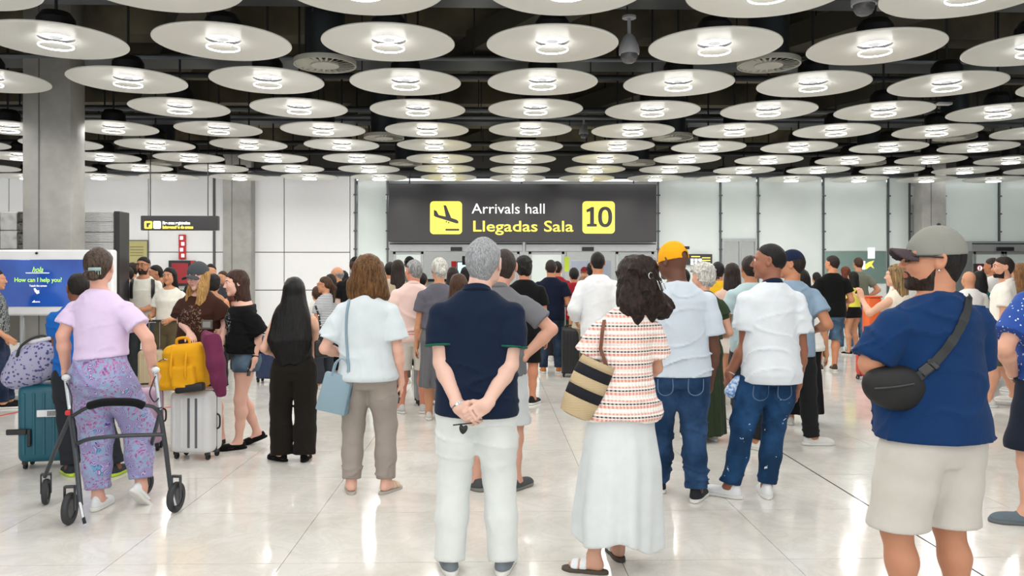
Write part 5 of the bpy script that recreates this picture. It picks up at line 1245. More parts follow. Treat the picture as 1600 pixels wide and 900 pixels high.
# ---------------------------------------------------------------- the crowd further back
HC = {'black': '0E0C0B', 'dark': '1F1612', 'brown': '3A2518', 'light': '6A4A2C', 'grey': '7C7D7E', 'white': 'A9A8A2', 'red': '5A2A1A', 'none': '222222'}
def crowd(px, D, top, heading, skin_c, hair, shirt, bottom, label, lv=None, w=1.0, fem=False, head=0, sl=.6, arms=None, feet=None, feet_px=None, style='short', shoes='D0D0CC', hem=None, extra_parts=(), hl=.3, face=False, pitch=0, tex=None, **kw):
    h = zat(top, D); lv = lv or ('mid' if D < 10.5 else 'far'); k = h / 1.75
    hem = hem if hem is not None else (.82 if not fem else .84) * k
    P = [dict(t='top', m=tex or cloth(shirt), hem=hem, sleeve=sl, ease=.016, drape=.75 if not fem else .6, flare=.015, sflare=.018, seed=int(px) % 97, fold=.006)]
    kind, col = bottom[0], bottom[1]
    r0 = .106 * (.96 + .3 * (w - 1))
    if kind == 'long': P.append(dict(t='legs', m=cloth(col, 'denim') if len(bottom) > 2 else cloth(col), hem=.05, r=(r0, .076, .068), seed=int(px) % 89))
    elif kind == 'wide': P.append(dict(t='legs', m=cloth(col), hem=.05, r=(r0, .10, .11), seed=int(px) % 89, over=.02))
    elif kind == 'shorts': P.append(dict(t='legs', name='shorts', m=cloth(col, 'denim') if len(bottom) > 3 else cloth(col), hem=bottom[2], r=(r0, .10, .09), seed=int(px) % 89))
    elif kind == 'skirt':
        z0 = bottom[2]; P.append(dict(t='skirt', m=cloth(col), rows=[(z0, 0, 0, .21, .17), (.55 * k, 0, 0, .195, .16), (.80 * k, 0, 0, .175, .14), (.95 * k, 0, 0, .15, .12)], pleat=.012))
    hm = hairmat(HC.get(hair, hair), grain=(90, 90, 12))
    hs = dict(t='hair', m=hm, style=style, vol=.009, amp=.0015)
    if style == 'long': hs.update(rows=hrows(hl, .10, -.07), vol=.012, amp=.003, headframe=False, freq=(50, 50, 8))
    elif style == 'curly': hs.update(vol=.024, amp=.007, freq=(55, 55, 55), neckhair=True)
    elif style == 'bun': hs.update(vol=.014, balls=[((0, -.12, -.02), (.04, .04, .04))], neckhair=True)
    elif style == 'tail': hs.update(tails=[((0, -.10, .03), (0, -.15, -.05), .02, .03), ((0, -.15, -.05), (0, -.14, -.25), .03, .012)])
    else: hs.update(neckhair=True)
    if style != 'none': P.append(hs)
    P.append(dict(t='shoes', m=cloth(shoes), m2=rub)); P += list(extra_parts)
    if arms == 'front': A = {i: dict(wr=(i * .10, .26, 1.02 * k)) for i in (-1, 1)}
    elif arms == 'phone': A = {i: dict(wr=(i * .08, .26, 1.15 * k)) for i in (-1, 1)}
    elif arms == 'hip': A = {1: dict(wr=(.20, .02, .98 * k), pole=(1, -.6, 0), hd=(-.7, .6, -.2))}
    else: A = {} if not isinstance(arms, dict) else arms
    return add_person(px, D, h, heading, lv, label, P, skin_c, group=GP, arms=A, feet=feet or {-1: (-.11, 0, .15, 0), 1: (.11, 0, -.15, 0)}, feet_px=feet_px, head=(head, pitch, 0), fem=fem, w=w, face=face, **kw)
pc = lambda m, **k: dict(t='cap', m=cloth(m), **k)
# left part
t = NT('grey_leaf_print'); t.set(color=t.ramp(t.n('TexVoronoi', i={'Vector': t.obj(), 'Scale': 30.0}).outputs['Distance'], [(0, srgb('B9BDB9')), (.22, srgb('2A2E30')), (.5, srgb('7C8280'))], 'CONSTANT'), rough=.8); gleaf = t.m
crowd(-8, 9.35, 422, -70, 'tan', 'dark', '', ('long', '1C2A44', 1), 'man in a dark leaf-print shirt at the left edge holding a small bottle', tex=gleaf, shoes='1A1A1C', hem=.84, feet={-1: (-.1, .12, .1, 0), 1: (.1, .10, -.1, 0)}, arms={1: dict(wr=(.22, .16, .84))}, lv='mid')
FIGS['beard'] = crowd(224, 11.6, 402, 180, 'med', 'black', 'D9D8CE', ('long', '4A4E52'), 'bearded man in glasses and a cream T-shirt with black backpack straps', lv='mid', face=True, w=1.08, extra_parts=[dict(t='beard', m=hairmat('1E1612'), th=.004)], arms='front')
crowd(265, 11.0, 419, 176, 'tan', 'black', 'DEDCD2', ('wide', '6E6248'), 'black-haired woman in a cream T-shirt and olive trousers facing the camera', fem=True, style='long', hl=.32, lv='mid', face=True, w=1.12, arms={1: dict(wr=(.16, .22, 1.0)), -1: dict(wr=(-.12, .22, .95))}, hem=.93)
crowd(197, 12.0, 417, 120, 'med', 'dark', '1D3FA8', ('long', '2A2E38'), 'man in a royal blue shirt looking left, beside the kiosk', face=False, head=10)
crowd(206, 14.0, 411, 110, 'tan', 'dark', '2C3038', ('long', '22262E'), 'man with short dark hair just left of the bearded man', head=0)
crowd(183, 13.2, 417, 160, 'tan', 'brown', '3A3A40', ('long', '30343A'), 'person half hidden behind the lilac woman near the notice board')
crowd(243, 12.8, 415, 140, 'med', 'black', '3A4048', ('long', '2A2A30'), 'dark-haired man behind the bearded man, right shoulder side', head=-10)
crowd(254, 14.5, 430, 180, 'tan', 'black', '555A60', ('long', '2A2A30'), 'small dark-haired person between the two cream T-shirts', fem=True)
crowd(329, 13.0, 413, 200, 'tan', 'black', '40444A', ('long', '2A2A30'), 'black-haired man behind the grey cap', w=1.05)
crowd(334, 10.6, 431, 10, 'C08A6A', 'black', 'C08A6A', ('long', '2A2A30'), 'person with black hair and bare tanned shoulders between the two girls', style='curly', fem=True, sl=0, w=1.1)
crowd(348, 14.0, 424, 170, 'tan', 'brown', '6A4038', ('long', '2A2A30'), 'person with reddish face just left of the dark-haired girl', face=False)
crowd(308, 13.6, 413, 180, 'tan', 'black', '2E3238', ('long', '2A2A30'), 'person hidden behind the grey cap crown', fem=True)
# behind the white top woman
t = NT('thin_grey_stripes'); ww = t.n('TexWave', i={'Vector': t.n('TexCoord').outputs['Object'], 'Scale': 14.0}, bands_direction='Z').outputs['Fac']; t.set(color=t.ramp(ww, [(.4, srgb('6E7278')), (.6, srgb('C9CCCE'))]), rough=.85)
FIGS['redglasses'] = crowd(508, 11.0, 433, 60, 'tan', 'brown', '', ('long', '3A3E48'), 'girl in red glasses and a striped grey T-shirt looking left', tex=t.m, fem=True, style='tail', head=25, lv='mid', face=False)
crowd(496, 11.6, 448, 20, 'tan', 'brown', 'DDDDD8', ('shorts', '3A3E48', .4), 'small boy in a white T-shirt in front of the striped girl', lv='mid')
crowd(527, 13.0, 417, 60, 'tan', 'grey', '4A4E50', ('long', '3A3E48'), 'balding grey-haired man beside the black cap', style='bald', head=20)
crowd(556, 11.6, 403, 0, 'pale', 'brown', '131416', ('long', '22242A'), 'tall man in a black T-shirt and black cap left of the arrivals sign', w=1.2, extra_parts=[pc('141416', z=.03, strap=True)], lv='mid', h_extra=0)
crowd(517, 12.4, 429, 10, 'med', 'dark', '4A3A34', ('long', '22242A'), 'dark-haired woman squeezed behind the striped girl', fem=True, style='long')
crowd(537, 13.8, 424, 0, 'tan', 'black', '332C2A', ('long', '22242A'), 'person with black hair just left of the black cap', fem=True, style='bun')
crowd(610, 12.5, 410, 0, 'med', 'black', 'C9BFA8', ('long', '5A5448'), 'black-haired man right of the brown-haired woman', w=1.0)
crowd(622, 11.4, 407, 5, 'tan', 'dark', 'B8A98E', ('long', '5A5448'), 'long-haired woman in beige left of the pink polo', fem=True, style='long', hl=.35)
crowd(640, 14.0, 402, 0, 'tan', 'black', '6A7A6E', ('long', '3A3E48'), 'man in a black cap behind the pink polo', extra_parts=[pc('15161A', z=.03)])
# pink polo
t = NT('pink_polo'); z = t.n('SeparateXYZ', i={0: t.n('TexCoord').outputs['Object']}).outputs[2]
t.set(color=t.ramp(t.n('MapRange', i={'Value': z, 'From Min': .86, 'From Max': .96}).outputs[0], [(0, srgb('E3C6BE')), (.3, srgb('D98A84')), (.42, srgb('E9D8D0')), (.58, srgb('D98A84')), (.7, srgb('E0C4BC'))], 'CONSTANT'), rough=.85)
FIGS['pink'] = crowd(646, 9.0, 407, 6, 'C98A74', 'grey', '', ('shorts', 'D9D6CE', .48), 'man in a pale pink polo and white shorts with glasses on his head', tex=t.m, w=1.08, head=38, lv='mid', feet_px={-1: (627, 0, 20, 0), 1: (661, .02, -12, 0)}, shoes='C4C6C6', extra_parts=[dict(t='collar', m=cloth('E0C4BC'))], arms={1: dict(wr=(.27, .05, .80)), -1: dict(wr=(-.2, .2, .95))})
crowd(686, 8.6, 405, 0, 'tan', 'white', '6C6A76', ('skirt', '77777C', .35), 'grey-haired woman in a grey T-shirt with a bun', fem=True, style='bun', head=20, lv='mid', w=1.15, hem=.98)
crowd(717, 7.7, 429, 0, 'tan', 'brown', '4A3A34', ('long', '2A2A30'), 'brown-haired woman whose head shows left of the navy polo', fem=True, style='long', lv='mid', hl=.2)
crowd(708, 12.0, 418, 0, 'tan', 'dark', '5A5050', ('long', '2A2A30'), 'dark-haired person below the pale blue screen', fem=True, style='long')
crowd(730, 12.6, 419, 0, 'tan', 'black', '2A2A2E', ('long', '2A2A30'), 'black-haired person right below the pale blue screen', style='curly')
crowd(660, 13.0, 427, 0, 'tan', 'black', '16181A', ('long', '2A2A30'), 'black-haired person between the pink polo and the grey T-shirt')
# middle
crowd(819, 9.6, 403, 2, 'C08468', 'black', '0F1012', ('shorts', '141518', .5), 'man in a black T-shirt and black shorts with bushy black hair', w=1.1, style='curly', lv='mid', feet_px={-1: (806, .5, 20, 0), 1: (832, 0, -25, 0)}, shoes='26282C')
crowd(861, 12.7, 407, -3, 'med', 'dark', '101A33', ('long', '22344A', 1), 'man in a navy polo, jeans and white trainers facing the doors', w=1.12, shoes='C8814A', lv='mid', feet={-1: (-.12, 0, .1, 0), 1: (.12, .02, -.1, 0)}, arms={1: dict(wr=(.20, .2, 1.05))})
crowd(871, 14.5, 409, -10, 'med', 'black', '9A1E28', ('long', '2A2A30'), 'dark-haired man in a red collar just behind the navy polo by the doors')
crowd(897, 13.8, 419, 0, 'med', 'black', 'A01C2C', ('long', '3A4430'), 'man in a dark red shirt and dark green trousers by the doors', w=1.05, sl=.7)
crowd(913, 18.5, 418, 170, 'tan', 'brown', 'B8B4AC', ('long', '2A2A30'), 'far person in a dark red cap beyond the red shirt', extra_parts=[pc('8A2030', z=.03)])
crowd(934, 10.0, 395, -2, 'med', 'black', 'E4E8EC', ('long', '2A2E38'), 'tall man in a long-sleeved white shirt facing the doors', w=1.08, sl=1.8, lv='mid', arms={-1: dict(wr=(-.26, .18, .98)), 1: dict(wr=(.25, .1, .9))}, hem=.78)
t = NT('camouflage'); t.set(color=t.ramp(t.noise(9, 2), [(.40, srgb('3B3A30')), (.48, srgb('8C8468')), (.56, srgb('C0B79C'))], 'CONSTANT'), rough=.85); camo = t.m
crowd(912, 12.2, 432, 0, 'tan', 'light', 'B9B49E', ('long', '8C8468'), 'person in a pale shirt and camouflage trousers left of the white shirt', lv='mid', fem=True, style='short', sl=1.0)
crowd(927, 12.6, 412, 0, 'med', 'black', '1B2438', ('long', '2A2E38'), 'person with a dark round head just left of the white shirt', style='curly')
crowd(1013, 9.6, 400, 20, 'tan', 'grey', 'C9B890', ('long', '5A5448'), 'grey-haired man in a beige shirt behind the yellow cap', lv='mid', head=20)
crowd(1068, 10.4, 421, 10, 'tan', 'black', '3A3A40', ('long', '2A2A30'), 'black-haired person between the yellow cap and the curly hair', fem=True)
crowd(1098, 7.5, 414, 10, 'D0A08A', 'white', '3A4A34', ('skirt', '37442F', .06), 'woman with curly grey hair in a long dark green dress', fem=True, style='curly', head=30, lv='near', w=1.12, sl=.35, hem=.95, arms={1: dict(wr=(.2, .2, .95)), -1: dict(wr=(-.16, .24, 1.0))})
FIGS['jersey'] = crowd(1122, 11.0, 410, -4, 'med', 'black', 'E8B92A', ('long', '22242A'), 'man in a yellow basketball jersey left of the door frame', sl=.0, w=1.05, lv='mid')
crowd(1144, 9.6, 412, -12, 'tan', 'dark', 'D9B8A8', ('skirt', 'D8CFC8', .62), 'woman with long dark hair, pale pink top and white skirt', fem=True, style='long', hl=.36, lv='mid')
crowd(1172, 8.0, 401, 4, 'med', 'dark', 'B4CBD0', ('long', '3A4048'), 'man in a pale green shirt left of the white polo', lv='mid', w=1.05, arms={-1: dict(wr=(-.14, .26, 1.1))}, hem=.78)
# striding man with the navy cap and the denim shirt
crowd(1236, 7.2, 393, -8, 'B57F60', 'dark', '8FA6BC', ('long', '232528'), 'man in a navy cap and pale denim shirt striding behind the white polo', lv='near', head=75, feet_px={-1: (1186, -.1, 40, 0), 1: (1268, .1, -80, .0)}, shoes='D6D6D2', extra_parts=[pc('1A2746', z=.03)], arms={1: dict(wr=(.22, .12, 1.05))}, w=1.05)
t = NT('black_motif_tee'); n0 = t.n('TexNoise', i={'Vector': t.obj(scale=(1, 1, 1)), 'Scale': 13.0, 'Detail': 1.0, 'Distortion': 1.2}).outputs['Fac']; q = t.n('SeparateXYZ', i={0: t.n('TexCoord').outputs['Object']})
msk = t.math('MULTIPLY', t.math('LESS_THAN', t.math('ABSOLUTE', t.math('SUBTRACT', q.outputs[2], 1.22)), .13), t.math('LESS_THAN', t.math('ABSOLUTE', t.math('SUBTRACT', q.outputs[0], .0)), .13))
t.set(color=t.mix(t.math('MULTIPLY', msk, t.math('GREATER_THAN', n0, .53)), srgb('E4E4E0'), srgb('1A1A1A')), rough=.85)
crowd(1252, 8.3, 422, -14, 'tan', 'black', '', ('skirt', '141416', .12), 'woman with dark curly hair in a white T-shirt with a black motif', tex=t.m, fem=True, style='long', hl=.22, lv='mid', w=1.25, sl=.7)
crowd(1300, 13.0, 400, -6, 'C98C6A', 'dark', '0D0E10', ('shorts', '46607A', .50, 1), 'tall man in a black T-shirt, denim shorts and sandals', lv='mid', head=40, w=1.08, feet_px={-1: (1279, 0, 50, 0), 1: (1304, 0, -5, 0)}, arms={-1: dict(wr=(-.2, .2, 1.12)), 1: dict(wr=(.22, .22, 1.1))}, shoes='5A4A40')
crowd(1276, 16.0, 426, 0, 'tan', 'black', '1C1C20', ('long', '22242A'), 'child with short black hair left of the black T-shirt', lv='mid')
crowd(1333, 15.6, 425, 30, 'tan', 'black', 'E9E25A', ('shorts', '101114', .72), 'girl in a yellow top and short black shorts', fem=True, style='long', hl=.4, lv='mid', hem=.93, w=.95, shoes='1C1C20')
crowd(1341, 16.8, 403, 6, 'tan', 'brown', '7E8272', ('long', '5A7A9A', 1), 'man in an olive T-shirt behind the girl in yellow', lv='mid', arms='hip', w=1.05)
crowd(1321, 16.4, 417, 10, 'tan', 'red', '8A7A6A', ('long', '4A6A8A', 1), 'reddish-haired woman behind the black T-shirt', fem=True, style='long', hl=.2)
crowd(1401, 8.4, 414, 30, 'D9AC92', 'brown', 'E6DCCB', ('long', '4A4E58'), 'woman with highlighted long hair and bare shoulders, one hand raised', fem=True, style='none', lv='near', head=18, sl=0, face=False, arms={-1: dict(el=(-.28, .12, 1.15), wr=(-.16, .30, 1.30), hd=(-.2, .1, 1), hn=(.3, .8, .2), curl=.6)}, hem=.9,
      extra_parts=[dict(t='hair', style='long', m=hairmat('33241A', 'A98A5E', grain=(60, 60, 5)), vol=.012, amp=.002, freq=(50, 50, 6), headframe=False, rows=hrows(.34, .098, -.07))])
crowd(1416, 14.0, 406, 178, 'A87050', 'none', 'D9D9D6', ('long', '3A3E48'), 'bald man facing the camera behind the long highlighted hair', style='none', lv='mid', face=True)
crowd(1514, 11.0, 424, 0, 'tan', 'grey', 'E4E4E2', ('long', '3A3E48'), 'person in a white shirt behind the neck of the big man', w=1.15, style='none')
crowd(1530, 11.8, 424, 0, 'tan', 'black', '2E7A78', ('long', '3A3E48'), 'black-haired woman in a teal top right of the grey cap', fem=True, style='long', hl=.25)
crowd(1550, 12.4, 404, 20, 'A87050', 'dark', 'DCDAD6', ('long', '4A4A4A'), 'man in a white T-shirt behind the cream shirt', lv='mid', arms='hip', head=20)
crowd(1568, 9.3, 402, 60, 'C9967C', 'dark', 'E6E1D8', ('shorts', '5A5A48', .50), 'bearded man in a cream shirt and olive shorts walking left', lv='mid', head=20, face=True, feet_px={-1: (1545, .1, 0, 0), 1: (1585, .2, 0, .04)}, extra_parts=[dict(t='beard', m=hairmat('1A120E'), th=.0025), dict(t='collar', m=cloth('E6E1D8'))])
crowd(1594, 10.6, 412, 10, 'tan', 'light', '8A6A4A', ('long', '3A3E48'), 'woman with long brown hair at the right edge', fem=True, style='long', hl=.4)
# ---------------------------------------------------------------- luggage, bags and small things
def W3(px, py, D): p = at(px, D); return Vector((p.x, p.y, zat(py, D)))
def on_surf(key, px, py, off=.004, d0=-.6, part='shirt'):
    """the point where the sight line through (px, py) meets a figure's garment, and the outward normal"""
    fg, root = FIGS[key]; f = FUN[(root.name, part)]; D = (root.location.y * math.cos(YAW) + root.location.x * math.sin(YAW))
    ds = np.arange(D + d0, D + .5, .004); pts = np.array([W3(px, py, d) for d in ds], F32)
    Rm = np.array(Matrix.Rotation(-root.rotation_euler.z, 3, 'Z'), F32); L = (pts - np.array(root.location, F32)) @ Rm.T
    v = f(L); k = int(np.argmax(v < off)) if (v < off).any() else int(np.argmin(v)); p = L[k]; e = F32(.01)
    g = np.array([f(np.array([p + e * ax]))[0] - f(np.array([p - e * ax]))[0] for ax in np.eye(3, dtype=F32)]); n = Vector((Rm.T @ unit(g)).tolist())
    return Vector(pts[k].tolist()), n
def ribbon(name, pn, w, th, m, parent=None, org=Vector((0, 0, 0)), **pr):
    bm = bmesh.new(); rings = []
    for i, (p, n) in enumerate(pn):
        a = pn[max(i - 1, 0)][0]; b = pn[min(i + 1, len(pn) - 1)][0]; t = (b - a).normalized(); s = t.cross(n).normalized(); n2 = s.cross(t).normalized()
        q = p - org; rings.append([bm.verts.new(q + s * x * w / 2 + n2 * y * th) for x, y in ((-1, 0), (1, 0), (1, 1), (-1, 1))])
    for A, B in zip(rings[:-1], rings[1:]):
        for k in range(4): bm.faces.new((A[k], A[(k + 1) % 4], B[(k + 1) % 4], B[k]))
    bm.faces.new(rings[0][::-1]); bm.faces.new(rings[-1]); bmesh.ops.recalc_face_normals(bm, faces=bm.faces); return bm_obj(name, bm, m, parent, **pr)
def dens(pts, n=8): return [tuple(v) for v in [(p.x, p.y) for p in spline([(a, b, 0) for a, b in pts], n)]]
def sdf_obj(name, f, lo, hi, h, m, parent, **pr):
    v, q = mesh_sdf(f, np.array(lo, F32), np.array(hi, F32), h); return link(name, bpy_mesh(name, v, q, m), parent, **pr)
plast = plain('black_plastic', '18191B', .4); chrome = plain('chrome', 'C8CCD0', .2, 1); rubber = plain('black_rubber', '1E1F21', .7)
def wheel_me(r, w, name='wheel'):
    bm = bmesh.new(); lathe(bm, [(r * .62, -w / 2), (r * .95, -w / 2), (r, -w / 4), (r, w / 4), (r * .95, w / 2), (r * .62, w / 2)], 28, closed=True); bmesh.ops.rotate(bm, verts=bm.verts, matrix=Matrix.Rotation(math.pi / 2, 3, 'Y')); return bm
def suitcase(px, D, w, d, h, rot, m, label, handle=0, dark=False, stripes=None, lift=.055, group='wheeled suitcases'):
    r = empty('suitcase', at(px, D), YAW + math.radians(rot), label, 'suitcase', group)
    bm = bmesh.new(); box(bm, (0, 0, lift + h / 2), (w, d, h), min(.055, d * .28), 4); bm_obj('shell', bm, m, r)
    bm = bmesh.new(); box(bm, (0, 0, lift + h / 2), (w + .004, .014, h + .004), .004, 1)
    bm_obj('zip_band', bm, plain('zip_dark', '3A3C40', .5), r)
    for k in range(5):
        x = -w * .36 + k * w * .18; bm = bmesh.new(); box(bm, (x, 0, lift + h / 2), (w * .06, d + .010, h * .80), .004, 1); bm_obj('rib', bm, (stripes if stripes and k in (2, 3) else m), r)
    bm = bmesh.new(); tube(bm, spline([(-.07, 0, lift + h), (-.06, 0, lift + h + .028), (.06, 0, lift + h + .028), (.07, 0, lift + h)], 4), .009, 8); bm_obj('carry_handle', bm, plast, r)
    bm = bmesh.new(); tube(bm, spline([(w / 2, 0, lift + h * .38), (w / 2 + .025, 0, lift + h * .42), (w / 2 + .025, 0, lift + h * .58), (w / 2, 0, lift + h * .62)], 4), .008, 8); bm_obj('side_handle', bm, plast, r)
    if handle:
        bm = bmesh.new()
        for x in (-.07, .07): tube(bm, [(x, d * .32, lift + h), (x, d * .32, lift + h + handle)], .007, 8)
        bm_obj('trolley_rods', bm, chrome, r); bm = bmesh.new(); box(bm, (0, d * .32, lift + h + handle), (.19, .03, .03), .010, 2); bm_obj('grip', bm, plast, r)
    for sx_ in (-1, 1):
        for sy in (-1, 1):
            bm = bmesh.new(); box(bm, (sx_ * w * .38, sy * d * .3, lift), (.035, .045, .035), .006, 1)
            o = bm_obj('wheel_housing', bm, plast, r); bm = wheel_me(.026, .022); bmesh.ops.translate(bm, verts=bm.verts, vec=(sx_ * w * .38, sy * d * .3 + .01, .0265)); bm_obj('wheel', bm, rubber, o)
    return r
teal = plain('teal_shell', '12586A', .35); wsh = plain('white_shell', 'D5D6D8', .35); greyst = plain('grey_stripe', '5C6066', .5)
s1 = suitcase(77, 6.5, .40, .25, .62, 12, teal, 'teal hard-shell suitcase under the floral bag, left of the walking frame')
o = bmesh.new(); box(o, (.03, -.14, .45), (.15, .012, .055), .003, 1); bm_obj('luggage_tag', o, plain('tag_white', 'E6E8EA', .5), s1, label='white paper luggage tag')
o = bmesh.new()
for q in range(9): box(o, (.035 + q * .008, -.147, .45), (.004, .003, .04))
bm_obj('barcode', o, blk, s1); o = bmesh.new(); box(o, (-.19, -.14, .31), (.15, .02, .045), .006, 1); box(o, (-.10, -.14, .26), (.03, .02, .14), .006, 1); bm_obj('strap', o, plast, s1)
s2_ = suitcase(307, 6.8, .37, .25, .52, -8, wsh, 'white ribbed suitcase carrying the yellow backpack', stripes=greyst)
suitcase(230, 7.1, .26, .2, .50, 10, plain('pink_shell', 'C9A9C4', .4), 'pale pink suitcase mostly hidden behind the paisley trousers')
suitcase(238, 10.7, .32, .24, .50, 4, plain('beige_shell', 'B9A98A', .5), 'beige suitcase with a raised handle in front of the cream T-shirt woman', handle=.38)
suitcase(417, 11.6, .28, .22, .62, -10, plain('navy_shell', '2A3A5C', .45), 'navy suitcase between the dark-haired girl and the woman in black', handle=.0)
suitcase(670, 9.6, .34, .25, .50, 15, plain('silver_shell', '7C7F84', .35, .3), 'silver grey suitcase behind the white shorts', handle=.3)
suitcase(891, 12.2, .26, .22, .70, 0, plain('black_shell', '17181C', .5), 'black suitcase with a raised silver handle beside the navy polo at the doors', handle=.32)
suitcase(505, 12.1, .24, .22, .52, 0, plain('yellow_shell', 'E8C62A', .45), 'yellow suitcase seen past the elbow of the woman in white')
suitcase(1353, 11.9, .24, .2, .52, 25, plain('red_shell', 'C23A2C', .45), 'red suitcase leaning past the elbow of the big man')
# orange counter
r = empty('orange_counter', at(1362, 14.4), YAW, 'small orange counter beyond the girl in yellow', 'counter'); bm = bmesh.new(); box(bm, (0, 0, .575), (.22, .3, 1.15), .02, 2); bm_obj('counter_body', bm, plain('orange', 'E0642A', .5), r); bm = bmesh.new(); box(bm, (0, 0, 1.165), (.25, .34, .03), .01, 1); bm_obj('counter_top', bm, plain('orange_top', 'D8552A', .4), r)
# floral bag on the teal suitcase
t = NT('floral_print'); vo = t.n('TexVoronoi', i={'Vector': t.obj(), 'Scale': 34.0}); nn = t.noise(30, 2)
t.set(color=t.mix(t.ramp(t.math('ADD', vo.outputs['Distance'], t.math('MULTIPLY', t.math('SUBTRACT', nn, .5), .5)), [(.30, (1, 1, 1, 1)), (.36, (0, 0, 0, 1))]), srgb('A3A2BE'), srgb('474A80')), rough=.8); flor = t.m
br = empty('soft_bag', at(52, 6.42, .685), YAW, 'lilac floral fabric bag slumped on top of the teal suitcase', 'bag'); n1 = Noise(3, (16, 16, 16)); crz = Crease(9, (14, 14, 14), .35)
def fb(P):
    d = smin(ell(P, vec(-.02, 0, .14), vec(.17, .13, .15), roty(.5)), ell(P, vec(.10, 0, .22), vec(.13, .11, .14)), F32(.08)); d = smin(d, ell(P, vec(-.13, 0, .05), vec(.11, .11, .10)), F32(.08))
    return (d + n1(P) * .007 - crz(P) * .014).astype(F32)
sdf_obj('bag_body', fb, (-.34, -.24, -.12), (.32, .24, .46), .009, flor, br)
bm = bmesh.new(); tube(bm, spline([(-.06, -.12, .22), (-.04, -.10, .30), (.02, -.06, .36), (.10, -.02, .38), (.17, -.04, .33)], 6), .010, 8, flat=None); bm_obj('strap', bm, blk, br)
bm = bmesh.new(); box(bm, (.10, -.01, .35), (.22, .10, .03), .012, 2, R=Matrix.Rotation(-.2, 3, 'Y')); bm_obj('flap', bm, plain('flap_white', 'D6D3DC', .7), br)
# yellow backpack and plum jacket on the white suitcase
yb = cloth('E9A91E'); br = empty('backpack', at(289, 6.72, .585), YAW, 'yellow backpack with a black base lying on the white suitcase', 'backpack'); n2 = Noise(13, (18, 18, 18)); cz = Crease(19, (16, 16, 14), .35)
def bp(P):
    d = rbox(P, vec(0.02, 0, .20), vec(.17, .11, .19), roty(-.12), .07); d = smin(d, rbox(P, vec(-.14, -.02, .13), vec(.075, .10, .12), roty(-.15), .05), F32(.02)); d = smin(d, rbox(P, vec(.04, -.11, .12), vec(.10, .04, .10), roty(-.12), .03), F32(.012))
    return smax(d + n2(P) * .004 - cz(P) * .010, -P[:, 2] + .002, F32(.01)).astype(F32)
sdf_obj('bag_body', bp, (-.30, -.24, -.02), (.30, .2, .48), .0075, yb, br)
bm = bmesh.new(); box(bm, (.09, -.115, .035), (.24, .08, .07), .02, 2, R=Matrix.Rotation(-.12, 3, 'Y')); bm_obj('base_panel', bm, blk, br)
for x in (-.05, .07):
    bm = bmesh.new(); tube(bm, spline([(x, -.10, .05), (x - .005, -.15, .14), (x - .01, -.135, .25), (x - .02, -.08, .37)], 6), .011, 8, flat=None); bm_obj('strap', bm, yb, br)
bm = bmesh.new(); tube(bm, spline([(-.06, -.02, .38), (-.05, -.03, .43), (.03, -.03, .44), (.05, -.02, .39)], 6), .012, 8); bm_obj('carry_handle', bm, yb, br)
bm = bmesh.new(); tube(bm, spline([(-.20, -.07, .24), (-.13, -.11, .27), (-.07, -.10, .26)], 5), .004, 6); bm_obj('zip', bm, chrome, br)
jr = empty('jacket', at(336, 6.66, .60), YAW, 'plum jacket hanging over the right side of the white suitcase', 'jacket'); n3 = Noise(23, (14, 14, 5)); cj = Crease(29, (30, 30, 5), .4)
def jk(P):
    d = chain(P, [(vec(-.07, .03, .44), .045), (vec(-.02, -.02, .40), .065), (vec(.03, -.06, .22), .075), (vec(.055, -.07, .08), .065), (vec(.075, -.07, -.02), .050)], .03)
    return smax(smax(d - n3(P) * .006 - cj(P) * .016, -P[:, 2] - .05, F32(.01)), P[:, 1] - .04, F32(.02)).astype(F32)
sdf_obj('jacket_cloth', jk, (-.2, -.22, -.12), (.24, .14, .54), .0075, cloth('7A3355'), jr)
# grey-blue handbag of the woman in white
hb = plain('grey_blue_leather', '7F98A6', .45); c0 = W3(525, 612, 5.60); hr_ = empty('handbag', c0 - Vector((0, 0, .16)), YAW, 'grey-blue leather handbag on a shoulder strap beside the taupe trousers', 'handbag'); Rb = Matrix.Rotation(.22, 3, 'Y')
bm = bmesh.new(); box(bm, (0, 0, .15), (.22, .10, .27), .012, 2)
for v in bm.verts:
    if v.co.z > .15: v.co.y *= .55; v.co.x *= .92
bmesh.ops.rotate(bm, verts=bm.verts, matrix=Rb, cent=(0, 0, .15)); bm_obj('bag_body', bm, hb, hr_)
bm = bmesh.new(); box(bm, (.100, 0, .14), (.012, .104, .25), .004, 1); bmesh.ops.rotate(bm, verts=bm.verts, matrix=Rb, cent=(0, 0, .15)); bm_obj('side_gusset', bm, plain('dark_leather', '5E7684', .5), hr_)
for y in (-.03, .03):
    bm = bmesh.new(); tube(bm, spline([(-.05, y, .27), (-.045, y, .36), (0, y, .40), (.045, y, .36), (.05, y, .27)], 6), .006, 8); bmesh.ops.rotate(bm, verts=bm.verts, matrix=Rb, cent=(0, 0, .15)); bm_obj('handle', bm, hb, hr_)
pn = [on_surf('wtop', x, y) for x, y in dens([(547, 462), (542, 490), (541, 520), (543, 550), (545, 575)], 5)]
ribbon('shoulder_strap', pn + [(W3(546, 592, 5.56), Vector((0, -1, 0)))], .020, .004, hb, hr_, hr_.location)
